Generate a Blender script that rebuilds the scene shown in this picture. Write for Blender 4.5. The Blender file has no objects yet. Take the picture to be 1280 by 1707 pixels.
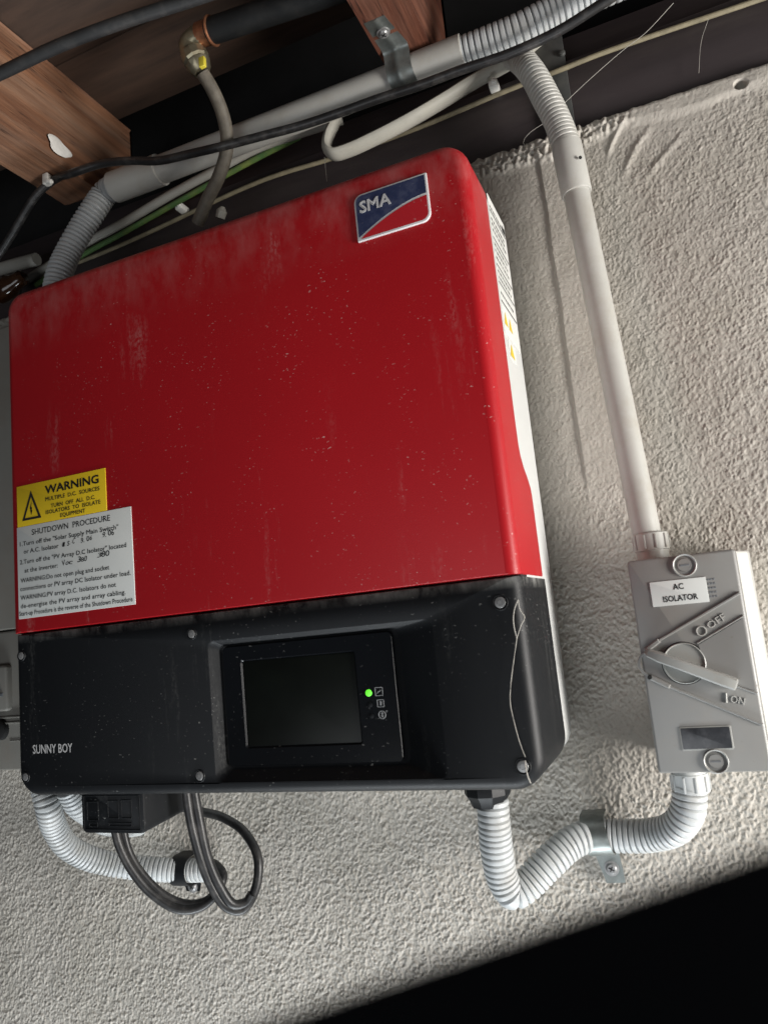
import bpy, bmesh, math, random
import numpy as np
from mathutils import Vector, Matrix

SC = bpy.context.scene
COL = SC.collection
random.seed(7)
R = math.radians

# ------------------------------------------------------------------ camera
cam_d = bpy.data.cameras.new('camera')
cam = bpy.data.objects.new('camera', cam_d)
COL.objects.link(cam)
cam.location = (0.63211, -0.73749, 0.12703)
cam.rotation_euler = (1.725343, 0.098567, 0.395475)
cam_d.sensor_width = 36
cam_d.lens = 26.0035
cam_d.clip_start = 0.01
cam_d.clip_end = 100
cam_d.dof.use_dof = True
cam_d.dof.focus_distance = 0.72
cam_d.dof.aperture_fstop = 8.5
SC.camera = cam

# ------------------------------------------------------------------ light
world = bpy.data.worlds.new('World')
SC.world = world
world.use_nodes = True
bg = world.node_tree.nodes['Background']
bg.inputs['Color'].default_value = (0.80, 0.90, 1.0, 1)
bg.inputs['Strength'].default_value = 0.03
SC.view_settings.view_transform = 'Standard'
SC.view_settings.look = 'None'
SC.view_settings.exposure = 0.0
SC.view_settings.gamma = 1.0


def area(name, loc, target, sx, sy, power, color):
    d = bpy.data.lights.new(name, 'AREA')
    d.shape = 'RECTANGLE'
    d.size, d.size_y = sx, sy
    d.energy = power
    d.color = color
    o = bpy.data.objects.new(name, d)
    COL.objects.link(o)
    o.location = loc
    v = Vector(target) - Vector(loc)
    o.rotation_euler = v.to_track_quat('-Z', 'Y').to_euler()
    return o


# daylight coming in through the open doorway beside the wall, and off the bright ground outside
area('doorway_light', (1.85, -0.43, -0.16), (0.35, -0.05, 0.18), 0.40, 0.70, 40, (1.0, 0.965, 0.92))
area('ground_bounce_light', (0.28, -0.33, -1.05), (0.28, -0.03, -0.1), 0.9, 0.18, 13.0, (0.90, 0.96, 1.0))
area('front_fill_light', (0.1, -2.4, -1.0), (0.2, 0.0, 0.55), 1.6, 0.9, 12.5, (0.93, 0.965, 1.0))  # added soft fill from the front, to lift the upper conduit and shadows


# ------------------------------------------------------------------ materials
def mat(name, color, rough=0.5, metal=0.0, var=0.15, vscale=30, bump=0.0, bscale=200, spec=0.5,
        dust=None, coat=0.0, stretch=(1, 1, 1), color2=None):
    """A Principled material with tonal variation, fine relief and (dust=(colour, amount, scale)) a patchy film."""
    m = bpy.data.materials.new(name)
    m.use_nodes = True
    nt = m.node_tree
    N, L = nt.nodes, nt.links
    b = N['Principled BSDF']
    b.inputs['Roughness'].default_value = rough
    b.inputs['Metallic'].default_value = metal
    b.inputs['Specular IOR Level'].default_value = spec
    b.inputs['Coat Weight'].default_value = coat
    tc = N.new('ShaderNodeTexCoord')
    mp = N.new('ShaderNodeMapping')
    mp.inputs['Scale'].default_value = stretch
    L.new(tc.outputs['Object'], mp.inputs['Vector'])
    co = mp.outputs['Vector']
    n = N.new('ShaderNodeTexNoise')
    n.inputs['Scale'].default_value = vscale
    n.inputs['Detail'].default_value = 6
    n.inputs['Roughness'].default_value = 0.6
    L.new(co, n.inputs['Vector'])
    r = N.new('ShaderNodeValToRGB')
    c2 = color2 or tuple(max(0, c * (1 - 2 * var)) for c in color)
    r.color_ramp.elements[0].position = 0.3
    r.color_ramp.elements[1].position = 0.7
    r.color_ramp.elements[0].color = (*c2, 1)
    r.color_ramp.elements[1].color = (*color, 1)
    L.new(n.outputs['Fac'], r.inputs['Fac'])
    out = r.outputs['Color']
    if dust:
        dc, amt, ds = dust
        n2 = N.new('ShaderNodeTexNoise')
        n2.inputs['Scale'].default_value = ds
        n2.inputs['Detail'].default_value = 8
        n2.inputs['Roughness'].default_value = 0.7
        L.new(co, n2.inputs['Vector'])
        r2 = N.new('ShaderNodeValToRGB')
        r2.color_ramp.elements[0].position = 0.48
        r2.color_ramp.elements[1].position = 0.80
        L.new(n2.outputs['Fac'], r2.inputs['Fac'])
        mu = N.new('ShaderNodeMath')
        mu.operation = 'MULTIPLY'
        mu.inputs[1].default_value = amt
        L.new(r2.outputs['Color'], mu.inputs[0])
        mx = N.new('ShaderNodeMix')
        mx.data_type = 'RGBA'
        L.new(mu.outputs[0], mx.inputs['Factor'])
        L.new(out, mx.inputs['A'])
        mx.inputs['B'].default_value = (*dc, 1)
        out = mx.outputs['Result']
    L.new(out, b.inputs['Base Color'])
    if bump:
        n3 = N.new('ShaderNodeTexNoise')
        n3.inputs['Scale'].default_value = bscale
        n3.inputs['Detail'].default_value = 4
        L.new(co, n3.inputs['Vector'])
        bp = N.new('ShaderNodeBump')
        bp.inputs['Strength'].default_value = bump
        bp.inputs['Distance'].default_value = 0.001
        L.new(n3.outputs['Fac'], bp.inputs['Height'])
        L.new(bp.outputs['Normal'], b.inputs['Normal'])
    return m


def cracks(m, color, scale=55):
    """dark drying splits along the grain (y)"""
    nt = m.node_tree
    N, L = nt.nodes, nt.links
    b = N['Principled BSDF']
    src = b.inputs['Base Color'].links[0].from_socket
    tc = N.new('ShaderNodeTexCoord')
    mp = N.new('ShaderNodeMapping')
    mp.inputs['Scale'].default_value = (1.6, 0.07, 1.6)
    mp.inputs['Rotation'].default_value = (0.03, 0, 0.02)
    L.new(tc.outputs['Object'], mp.inputs['Vector'])
    n = N.new('ShaderNodeTexNoise')
    n.inputs['Scale'].default_value = scale
    n.inputs['Detail'].default_value = 3
    L.new(mp.outputs['Vector'], n.inputs['Vector'])
    r = N.new('ShaderNodeValToRGB')
    els = r.color_ramp.elements
    els[0].position, els[0].color = 0.485, (0, 0, 0, 1)
    els[1].position, els[1].color = 0.515, (0, 0, 0, 1)
    e = els.new(0.50)
    e.color = (1, 1, 1, 1)
    L.new(n.outputs['Fac'], r.inputs['Fac'])
    n2 = N.new('ShaderNodeTexNoise')
    n2.inputs['Scale'].default_value = 12
    L.new(tc.outputs['Object'], n2.inputs['Vector'])
    r2 = N.new('ShaderNodeMapRange')
    r2.inputs['From Min'].default_value = 0.47
    r2.inputs['From Max'].default_value = 0.60
    r2.inputs['To Max'].default_value = 0.9
    L.new(n2.outputs['Fac'], r2.inputs['Value'])
    mu = N.new('ShaderNodeMath')
    mu.operation = 'MULTIPLY'
    L.new(r.outputs['Color'], mu.inputs[0])
    L.new(r2.outputs['Result'], mu.inputs[1])
    mx = N.new('ShaderNodeMix')
    mx.data_type = 'RGBA'
    L.new(mu.outputs[0], mx.inputs['Factor'])
    L.new(src, mx.inputs['A'])
    mx.inputs['B'].default_value = (*color, 1)
    L.new(mx.outputs['Result'], b.inputs['Base Color'])


def grime(m, color, specks=0.0, streaks=0.0, speck_scale=260, z_top=None):
    """Adds wear that belongs to the surface: tiny pale splashes, vertical runs, an upper rim of dust or painted highlight."""
    nt = m.node_tree
    N, L = nt.nodes, nt.links
    b = N['Principled BSDF']
    src = b.inputs['Base Color'].links[0].from_socket
    tc = N.new('ShaderNodeTexCoord')
    facs = []

    def node(t, **k):
        q = N.new(t)
        for a, v in k.items():
            setattr(q, a, v)
        return q

    def math_(op, a, v):
        q = node('ShaderNodeMath', operation=op)
        for i, s in enumerate((a, v)):
            if isinstance(s, (int, float)):
                q.inputs[i].default_value = s
            else:
                L.new(s, q.inputs[i])
        return q.outputs[0]

    def ramp(s, a, c):
        q = node('ShaderNodeMapRange')
        q.inputs['From Min'].default_value = a
        q.inputs['From Max'].default_value = c
        L.new(s, q.inputs['Value'])
        return q.outputs['Result']

    def noise(scale, stretch=(1, 1, 1), detail=5, rough=0.6):
        mp = node('ShaderNodeMapping')
        mp.inputs['Scale'].default_value = stretch
        L.new(tc.outputs['Object'], mp.inputs['Vector'])
        q = node('ShaderNodeTexNoise')
        q.inputs['Scale'].default_value = scale
        q.inputs['Detail'].default_value = detail
        q.inputs['Roughness'].default_value = rough
        L.new(mp.outputs['Vector'], q.inputs['Vector'])
        return q.outputs['Fac']

    if specks:
        v = node('ShaderNodeTexVoronoi')
        v.inputs['Scale'].default_value = speck_scale
        wob = node('ShaderNodeMapping')
        wob.inputs['Scale'].default_value = (0.8, 1, 1.3)
        wob.inputs['Rotation'].default_value = (0.2, 0.5, 0.1)
        L.new(tc.outputs['Object'], wob.inputs['Vector'])
        wn_ = node('ShaderNodeTexNoise')
        wn_.inputs['Scale'].default_value = 220
        wn_.inputs['Detail'].default_value = 3
        L.new(tc.outputs['Object'], wn_.inputs['Vector'])
        va = node('ShaderNodeVectorMath', operation='MULTIPLY_ADD')
        va.inputs[1].default_value = (.006, .006, .006)
        L.new(wn_.outputs['Color'], va.inputs[0])
        L.new(wob.outputs['Vector'], va.inputs[2])
        L.new(va.outputs[0], v.inputs['Vector'])
        dot = ramp(v.outputs['Distance'], 0.26, 0.10)
        sep = node('ShaderNodeSeparateColor')
        L.new(v.outputs['Color'], sep.inputs['Color'])
        keep = ramp(sep.outputs['Red'], 0.66, 0.92)
        patch = ramp(noise(16, (1.6, 1, .7)), 0.45, 0.66)
        facs.append(math_('MULTIPLY', math_('MULTIPLY', math_('MULTIPLY', dot, keep), patch), specks))
    if streaks:
        s = ramp(noise(38, (1, 1, 0.10), 7, 0.65), 0.56, 0.76)
        g = ramp(noise(420, (1, 1, 0.6), 3), 0.40, 0.62)
        p = ramp(noise(6), 0.42, 0.66)
        facs.append(math_('MULTIPLY', math_('MULTIPLY', math_('MULTIPLY', s, g), p), streaks))
    if z_top:
        z0, z1, amt = z_top
        sx = node('ShaderNodeSeparateXYZ')
        L.new(tc.outputs['Object'], sx.inputs['Vector'])
        rim = ramp(sx.outputs['Z'], z0, z1)
        facs.append(math_('MULTIPLY', math_('MULTIPLY', rim, ramp(noise(45, (1, 1, 0.5), 7, 0.7), 0.40, 0.70)), amt))
    f = facs[0]
    for q in facs[1:]:
        f = math_('MAXIMUM', f, q)
    mx = node('ShaderNodeMix', data_type='RGBA')
    L.new(f, mx.inputs['Factor'])
    L.new(src, mx.inputs['A'])
    mx.inputs['B'].default_value = (*color, 1)
    L.new(mx.outputs['Result'], b.inputs['Base Color'])
    rr = b.inputs['Roughness'].default_value
    ro = node('ShaderNodeMapRange')
    ro.inputs['To Min'].default_value = rr
    ro.inputs['To Max'].default_value = 0.85
    L.new(f, ro.inputs['Value'])
    L.new(ro.outputs['Result'], b.inputs['Roughness'])
    return m


M = {}
M['stucco'] = mat('stucco', (0.47, 0.440, 0.393), 0.60, var=0.08, vscale=9, bump=0.4, bscale=1100, spec=0.45,
                  dust=((0.33, 0.305, 0.25), 0.6, 7))
M['red'] = grime(mat('red_paint', (0.385, 0.007, 0.012), 0.40, var=0.05, vscale=5, bump=0.05, bscale=1500, spec=0.4),
                 (0.62, 0.45, 0.42), specks=0.72, streaks=0.60, speck_scale=310, z_top=(0.44, 0.53, 0.25))
M['black'] = grime(mat('black_plastic', (0.0045, 0.0055, 0.0072), 0.50, var=0.1, vscale=20, bump=0.10, bscale=2500, spec=0.33),
                   (0.42, 0.42, 0.40), specks=0.42, streaks=0.16, speck_scale=300, z_top=(.146, .1546, .5))  # paler top band: a worn edge plus a highlight put into the colour
M['gloss_black'] = grime(mat('gloss_black_panel', (0.006, 0.007, 0.009), 0.22, var=0.1, spec=0.4), (0.4, 0.4, 0.38), specks=0.4)
M['lcd'] = mat('lcd_glass', (0.007, 0.009, 0.007), 0.34, var=0.3, vscale=14, spec=0.22)
M['white_case'] = mat('white_case', (0.58, 0.59, 0.58), 0.4, var=0.03, vscale=12, dust=((0.5, 0.48, 0.42), 0.3, 20))
M['paper'] = mat('label_paper', (0.66, 0.68, 0.66), 0.5, var=0.04, vscale=20)
M['paper_bright'] = mat('type_plate_paper', (0.66, 0.665, 0.64), 0.5, var=0.03, vscale=20)
M['yellow'] = mat('yellow_label', (0.72, 0.50, 0.015), 0.45, var=0.05, vscale=20)
M['ink'] = mat('black_ink', (0.015, 0.014, 0.014), 0.5, var=0.05)
M['ink_grey'] = mat('grey_ink', (0.16, 0.17, 0.18), 0.5, var=0.1)
M['badge_white'] = mat('badge_white', (0.68, 0.68, 0.69), 0.35, var=0.08, vscale=60, dust=((0.4, 0.36, 0.34), 0.3, 80))
M['badge_blue'] = grime(mat('badge_blue', (0.035, 0.050, 0.125), 0.35, var=0.2, vscale=60, dust=((0.25, 0.26, 0.30), 0.35, 60)),
                        (0.5, 0.5, 0.52), specks=0.8, speck_scale=500)
M['badge_red'] = grime(mat('badge_red', (0.55, 0.02, 0.03), 0.35, var=0.06), (0.6, 0.45, 0.43), specks=0.8, streaks=0.2)
M['print_white'] = mat('white_print', (0.62, 0.62, 0.62), 0.5, var=0.04)
M['icon_grey'] = mat('grey_print', (0.28, 0.29, 0.30), 0.5, var=0.04)
M['pvc'] = mat('pvc_conduit', (0.45, 0.445, 0.415), 0.42, var=0.05, vscale=16, bump=0.06, bscale=400,
               dust=((0.32, 0.28, 0.22), 0.5, 30))
M['pvc_white'] = mat('pvc_corrugated', (0.51, 0.53, 0.535), 0.42, var=0.07, vscale=20, dust=((0.30, 0.27, 0.22), 0.5, 35))
M['iso_grey'] = mat('isolator_plastic', (0.245, 0.243, 0.234), 0.40, var=0.05, vscale=14, bump=0.04, bscale=1500,
                    dust=((0.30, 0.26, 0.21), 0.35, 22))
grime(M['iso_grey'], (0.16, 0.12, 0.09), specks=0.5, speck_scale=200, z_top=(.150, .163, .75))
M['iso_lit'] = mat('isolator_lit_plastic', (0.52, 0.515, 0.485), 0.42, var=0.05, vscale=14)  # same plastic painted paler where light catches the side and the embossing
M['iso_light'] = mat('isolator_handle', (0.33, 0.335, 0.32), 0.36, var=0.06, vscale=30, dust=((0.25, 0.22, 0.18), 0.5, 60))
M['dark_glass'] = mat('dark_window', (0.045, 0.048, 0.055), 0.25, var=0.3, vscale=60, dust=((0.20, 0.20, 0.21), 0.3, 70))
M['galv'] = mat('galvanised_steel', (0.30, 0.33, 0.32), 0.42, metal=0.75, var=0.25, vscale=60, bump=0.1, bscale=300,
                dust=((0.16, 0.15, 0.13), 0.6, 40))
M['screw'] = mat('screw_steel', (0.36, 0.36, 0.36), 0.35, metal=0.4, var=0.2, vscale=150)
M['cable'] = mat('black_cable', (0.018, 0.018, 0.019), 0.42, var=0.2, vscale=60, dust=((0.16, 0.15, 0.14), 0.4, 60))
M['dark_cable'] = mat('dirty_black_pipe', (0.022, 0.023, 0.024), 0.6, var=0.2, vscale=40, dust=((0.13, 0.12, 0.11), 0.4, 45))
M['pipe_black'] = mat('black_pipe', (0.011, 0.012, 0.013), 0.6, var=0.2, vscale=40, spec=0.3, dust=((0.06, 0.056, 0.05), 0.35, 45))
M['hose'] = mat('braided_hose', (0.16, 0.14, 0.11), 0.6, var=0.2, vscale=120, bump=0.4, bscale=700)
M['brass'] = mat('dull_brass', (0.36, 0.32, 0.22), 0.35, metal=0.8, var=0.2, vscale=90)
M['brass_bright'] = mat('yellow_tape', (0.70, 0.58, 0.06), 0.4, var=0.1, vscale=90)
M['copper'] = mat('copper_ring', (0.55, 0.24, 0.13), 0.40, metal=0.85, var=0.25, vscale=120)
M['white_cable'] = mat('white_sheath', (0.46, 0.445, 0.39), 0.5, var=0.10, vscale=50, dust=((0.25, 0.22, 0.17), 0.5, 50))
M['grey_cable'] = mat('grey_sheath', (0.42, 0.41, 0.37), 0.5, var=0.1, vscale=50, dust=((0.2, 0.18, 0.14), 0.5, 50))
M['green'] = mat('green_earth_sheath', (0.08, 0.17, 0.05), 0.5, var=0.1, vscale=40, dust=((0.4, 0.38, 0.08), 0.5, 25))
M['tan'] = mat('tan_cable', (0.30, 0.26, 0.17), 0.6, var=0.2, vscale=70)
M['clip_white'] = mat('white_clip', (0.80, 0.79, 0.74), 0.45, var=0.05)
M['joist'] = mat('red_brown_timber', (0.30, 0.145, 0.078), 0.62, var=0.2, vscale=34, bump=0.9, bscale=120, spec=0.35,
                 stretch=(2.4, 0.20, 2.4), color2=(0.11, 0.048, 0.028), dust=((0.36, 0.28, 0.21), 0.55, 11))
M['joist_dark'] = mat('dark_red_timber', (0.17, 0.062, 0.036), 0.6, var=0.2, vscale=34, bump=0.9, bscale=120, spec=0.35,
                      stretch=(2.4, 0.20, 2.4), color2=(0.07, 0.024, 0.016), dust=((0.24, 0.14, 0.10), 0.5, 12))
cracks(M['joist'], (0.025, 0.013, 0.009))
cracks(M['joist_dark'], (0.02, 0.01, 0.008))
M['board'] = mat('floor_timber', (0.085, 0.050, 0.034), 0.75, var=0.2, vscale=26, bump=0.4, bscale=90,
                 stretch=(0.25, 2.2, 2.2), color2=(0.035, 0.022, 0.016))
M['bearer'] = mat('painted_bearer', (0.040, 0.031, 0.033), 0.55, var=0.15, vscale=14, bump=0.25, bscale=80, stretch=(0.3, 2, 2),
                  dust=((0.10, 0.085, 0.075), 0.35, 16))
M['steel_dark'] = mat('dark_steel', (0.085, 0.088, 0.086), 0.55, metal=0.2, var=0.2, vscale=30, dust=((0.15, 0.14, 0.12), 0.4, 30))
M['void'] = mat('hollow_shade_black', (0.015, 0.014, 0.014), 0.9, var=0.2)  # near-black colour standing for shade in the hollow and the seam
M['meter'] = mat('grey_meter_box', (0.25, 0.24, 0.215), 0.55, var=0.08, vscale=10, dust=((0.22, 0.18, 0.14), 0.5, 12))
M['amber'] = mat('amber_glaze', (0.05, 0.02, 0.008), 0.12, var=0.3, vscale=40)
M['web'] = mat('cobweb', (0.42, 0.40, 0.36), 0.7, var=0.1)
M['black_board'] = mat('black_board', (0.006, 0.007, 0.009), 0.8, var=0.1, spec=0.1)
M['paint_dab'] = mat('white_paint_dab', (0.85, 0.83, 0.78), 0.6, var=0.08, vscale=150, bump=0.3)
M['bolt_void'] = mat('black_hole', (0.01, 0.01, 0.01), 0.9, var=0.1)
led = bpy.data.materials.new('green_led')
led.use_nodes = True
lb = led.node_tree.nodes['Principled BSDF']
lb.inputs['Base Color'].default_value = (0.1, 0.7, 0.05, 1)
lb.inputs['Emission Color'].default_value = (0.14, 0.85, 0.04, 1)
lb.inputs['Emission Strength'].default_value = 1.0
M['led'] = led


# ------------------------------------------------------------------ object helpers
def thing(name, label, cat, loc=(0, 0, 0), group=None):
    o = bpy.data.objects.new(name, None)
    o.empty_display_size = 0.02
    COL.objects.link(o)
    o.location = loc
    o['label'] = label
    o['category'] = cat
    if group:
        o['group'] = group
    return o


def wloc(o):
    v = Vector((0, 0, 0))
    while o is not None:
        v += o.location
        o = o.parent
    return v


def obj(name, me, m, parent=None, smooth=True, angle=35):
    """Links one mesh object. Vertices are given in world metres; the origin follows the parent."""
    if isinstance(me, bmesh.types.BMesh):
        b = me
        me = bpy.data.meshes.new(name)
        bmesh.ops.recalc_face_normals(b, faces=b.faces)
        b.to_mesh(me)
        b.free()
    me.name = name
    if m is not None:
        me.materials.clear()
        me.materials.append(M[m])
    if smooth and len(me.polygons):
        me.shade_smooth()
        me.set_sharp_from_angle(angle=R(angle))
    o = bpy.data.objects.new(name, me)
    COL.objects.link(o)
    if parent is not None:
        o.parent = parent
        o.location = -wloc(parent)
    return o


def tag(o, label, cat, group=None):
    o['label'] = label
    o['category'] = cat
    if group:
        o['group'] = group
    return o


def rr(x0, x1, z0, z1, rad, n=5):
    """Rounded rectangle outline in x,z: rad for (bottom-left, bottom-right, top-right, top-left)."""
    if not isinstance(rad, (tuple, list)):
        rad = (rad,) * 4
    out = []
    for (cx, cz, a0, r) in ((x0 + rad[0], z0 + rad[0], 180, rad[0]), (x1 - rad[1], z0 + rad[1], 270, rad[1]),
                            (x1 - rad[2], z1 - rad[2], 0, rad[2]), (x0 + rad[3], z1 - rad[3], 90, rad[3])):
        for i in range(n + 1):
            a = R(a0 + 90 * i / n)
            out.append((cx + r * math.cos(a), cz + r * math.sin(a)))
    return out


def loft(b, loops, cap0=True, cap1=True):
    """loops: lists of world points, all of one length."""
    vs = [[b.verts.new(p) for p in lp] for lp in loops]
    n = len(vs[0])
    for a, c in zip(vs, vs[1:]):
        for i in range(n):
            j = (i + 1) % n
            b.faces.new((a[i], a[j], c[j], c[i]))
    if cap0:
        b.faces.new(list(reversed(vs[0])))
    if cap1:
        b.faces.new(vs[-1])
    return b


def slab(b, x0, x1, z0, z1, yb, yf, rad=0.002, bev=0.001, n=4, steps=3):
    """A rounded block on the wall plane: from yb (rear) to yf (front, more negative), front edge rounded by bev."""
    loops = [[(x, yb, z) for x, z in rr(x0, x1, z0, z1, rad, n)]]
    rads = rad if isinstance(rad, (tuple, list)) else (rad,) * 4
    for i in range(steps + 1):
        t = R(90 * i / steps)
        ins = bev * (1 - math.cos(t))
        y = yf + bev * (1 - math.sin(t))
        loops.append([(x, y, z) for x, z in rr(x0 + ins, x1 - ins, z0 + ins, z1 - ins, [max(q - ins, 1e-5) for q in rads], n)])
    return loft(b, loops)


def box(b, x0, x1, y0, y1, z0, z1, bev=0.0):
    r = bmesh.ops.create_cube(b, size=1, matrix=Matrix.Translation(((x0 + x1) / 2, (y0 + y1) / 2, (z0 + z1) / 2)) @
                              Matrix.Diagonal((x1 - x0, y1 - y0, z1 - z0, 1)))
    if bev:
        es = list({e for v in r['verts'] for e in v.link_edges})
        bmesh.ops.bevel(b, geom=es, offset=bev, segments=2, affect='EDGES', profile=0.5)
    return b


def spline(pts, step=0.002):
    P = [Vector(p) for p in pts]
    P = [P[0] * 2 - P[1]] + P + [P[-1] * 2 - P[-2]]
    dense = []
    for i in range(1, len(P) - 2):
        p0, p1, p2, p3 = P[i - 1:i + 3]
        t0 = 0
        t1 = t0 + max((p1 - p0).length, 1e-6) ** 0.5
        t2 = t1 + max((p2 - p1).length, 1e-6) ** 0.5
        t3 = t2 + max((p3 - p2).length, 1e-6) ** 0.5
        for k in range(60):
            t = t1 + (t2 - t1) * k / 60
            a1 = p0 * ((t1 - t) / (t1 - t0)) + p1 * ((t - t0) / (t1 - t0))
            a2 = p1 * ((t2 - t) / (t2 - t1)) + p2 * ((t - t1) / (t2 - t1))
            a3 = p2 * ((t3 - t) / (t3 - t2)) + p3 * ((t - t2) / (t3 - t2))
            b1 = a1 * ((t2 - t) / (t2 - t0)) + a2 * ((t - t0) / (t2 - t0))
            b2 = a2 * ((t3 - t) / (t3 - t1)) + a3 * ((t - t1) / (t3 - t1))
            dense.append(b1 * ((t2 - t) / (t2 - t1)) + b2 * ((t - t1) / (t2 - t1)))
    dense.append(P[-2])
    acc = [0]
    for a, c in zip(dense, dense[1:]):
        acc.append(acc[-1] + (c - a).length)
    n = max(2, int(acc[-1] / step) + 1)
    out, j = [], 0
    for i in range(n):
        s = acc[-1] * i / (n - 1)
        while j < len(acc) - 2 and acc[j + 1] < s:
            j += 1
        u = (s - acc[j]) / max(acc[j + 1] - acc[j], 1e-9)
        out.append(dense[j].lerp(dense[j + 1], min(max(u, 0), 1)))
    return out, acc[-1]


def sweep(b, path, radius, seg=16, caps=True, flat=(1, 1), up=None):
    """radius(s) or a number; path a list of points already evenly spaced."""
    n = len(path)
    T = []
    for i in range(n):
        t = path[min(i + 1, n - 1)] - path[max(i - 1, 0)]
        T.append(t.normalized())
    nrm = Vector(up) if up else T[0].orthogonal()
    loops, s = [], 0.0
    for i in range(n):
        nrm = (nrm - T[i] * nrm.dot(T[i])).normalized()
        bi = T[i].cross(nrm)
        if i:
            s += (path[i] - path[i - 1]).length
        r = radius(s) if callable(radius) else radius
        loops.append([path[i] + nrm * (r * flat[0] * math.cos(2 * math.pi * k / seg)) + bi * (r * flat[1] * math.sin(2 * math.pi * k / seg)) for k in range(seg)])
    return loft(b, loops, caps, caps)


def tube(pts, r, seg=16, step=0.003, straight=False, flat=(1, 1), up=None, b=None):
    b = b or bmesh.new()
    path = [Vector(p) for p in pts] if straight else spline(pts, step)[0]
    return sweep(b, path, r, seg, True, flat, up)


def corrugated(pts, r, pitch=0.0052, depth=0.0024, seg=24, gw=(1.35, .65)):
    path, ln = spline(pts, pitch / 12)

    ph = random.random() * 9

    def rad(s):
        q = s / pitch + 0.22 * math.sin(s * 61 + ph) + 0.12 * math.sin(s * 147 + ph * 2)
        u = q % 1.0
        w = 0.00018 * math.sin(int(q) * 12.9898 + ph)
        return r + w - depth * (1 - min(1.0, gw[0] * abs(math.sin(math.pi * u)) ** gw[1]))
    return sweep(bmesh.new(), path, rad, seg)


def lathe(b, p0, axis, prof, seg=24, cap=True):
    """prof: (distance along axis from p0, radius)."""
    p0, ax = Vector(p0), Vector(axis).normalized()
    n = ax.orthogonal().normalized()
    bi = ax.cross(n)
    loops = [[p0 + ax * d + n * (r * math.cos(2 * math.pi * k / seg)) + bi * (r * math.sin(2 * math.pi * k / seg)) for k in range(seg)] for d, r in prof]
    return loft(b, loops, cap, cap)


_texts = {}


def glyphs(s, extr=0.0):
    """Mesh of a line of text, 1 unit high capitals at z=0.., x from 0; returns (verts, faces, width)."""
    key = (s, extr > 0)
    if key in _texts:
        return _texts[key]
    cu = bpy.data.curves.new('glyphs', 'FONT')
    cu.body = s
    cu.size = 1.37
    cu.resolution_u = 2
    cu.extrude = 0.5 if extr > 0 else 0
    o = bpy.data.objects.new('glyphs', cu)
    COL.objects.link(o)
    dg = bpy.context.evaluated_depsgraph_get()
    me = bpy.data.meshes.new_from_object(o.evaluated_get(dg))
    v = [tuple(q.co) for q in me.vertices]
    f = [tuple(q.vertices) for q in me.polygons]
    bpy.data.objects.remove(o)
    bpy.data.curves.remove(cu)
    bpy.data.meshes.remove(me)
    x0 = min(q[0] for q in v)
    x1 = max(q[0] for q in v)
    v = [(q[0] - x0, q[1], q[2]) for q in v]
    _texts[key] = (v, f, x1 - x0)
    return _texts[key]


def lettering(b, s, x, z, y, cap, width=None, ang=0, extr=0.0, slant=0.0, bold=0.0, xf=None):
    """Adds text to a bmesh, baseline start (x, z) on the plane y facing the room."""
    v, f, w = glyphs(s, extr)
    sx = width / w if width else cap
    ca, sa = math.cos(R(ang)), math.sin(R(ang))
    for off in ((0, 0),) if not bold else ((0, 0), (bold, 0), (0, bold), (bold, bold)):
        vs = []
        for q in v:
            lx, lz = q[0] * sx + q[1] * cap * slant + off[0], q[1] * cap + off[1]
            p = (x + lx * ca - lz * sa, y - (q[2] + 0.5) * extr - (off[0] + off[1]) * 0.03, z + lx * sa + lz * ca)
            vs.append(b.verts.new(xf(p) if xf else p))
        for q in f:
            try:
                b.faces.new([vs[i] for i in q])
            except ValueError:
                pass
    return b


def poly(b, pts, yb, yf):
    """A flat prism from an x,z outline."""
    return loft(b, [[(x, yb, z) for x, z in pts], [(x, yf, z) for x, z in pts]])


def bar(b, a, c, w, yb, yf, bev=0.0006):
    """A straight raised rib between two x,z points."""
    a, c = Vector(a), Vector(c)
    d = (c - a).normalized()
    n = Vector((-d.y, d.x)) * (w / 2)
    base = [a - n, c - n, c + n, a + n]
    m = n * (max(w / 2 - bev, 1e-4) / (w / 2))
    top = [a - m + d * bev, c - m - d * bev, c + m - d * bev, a + m + d * bev]
    return loft(b, [[(p.x, yb, p.y) for p in base], [(p.x, yf + bev, p.y) for p in base], [(p.x, yf, p.y) for p in top]])


def arc_rib(b, cx, cz, r, w, a0, a1, yb, yf, n=28):
    pts = []
    for i in range(n + 1):
        a = R(a0 + (a1 - a0) * i / n)
        pts.append((cx + r * math.cos(a), cz + r * math.sin(a)))
    closed = abs(a1 - a0) >= 359
    for p, q in zip(pts, pts[1:]):
        pass
    loops = []
    for i, (px, pz) in enumerate(pts):
        dx, dz = (px - cx) / r, (pz - cz) / r
        loops.append([(px - dx * w / 2, yb, pz - dz * w / 2), (px - dx * w * .3, yf, pz - dz * w * .3),
                      (px + dx * w * .3, yf, pz + dz * w * .3), (px + dx * w / 2, yb, pz + dz * w / 2)])
    return loft(b, loops, not closed, not closed)


# ------------------------------------------------------------------ stuccoed wall
def band_noise(nx, nz, d, wl, sig, seed, asp=1.0):
    g = np.random.default_rng(seed).standard_normal((nz, nx))
    F = np.fft.rfft2(g)
    kz = np.fft.fftfreq(nz, d)[:, None]
    kx = np.fft.rfftfreq(nx, d)[None, :]
    k = np.sqrt(kx ** 2 + (kz * asp) ** 2)
    k[0, 0] = 1e-6
    F *= np.exp(-(np.log(k * wl) / sig) ** 2 / 2)
    h = np.fft.irfft2(F, s=(nz, nx))
    return h / h.std()


def sstep(x, a, b_):
    t = np.clip((x - a) / (b_ - a), 0, 1)
    return t * t * (3 - 2 * t)


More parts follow.
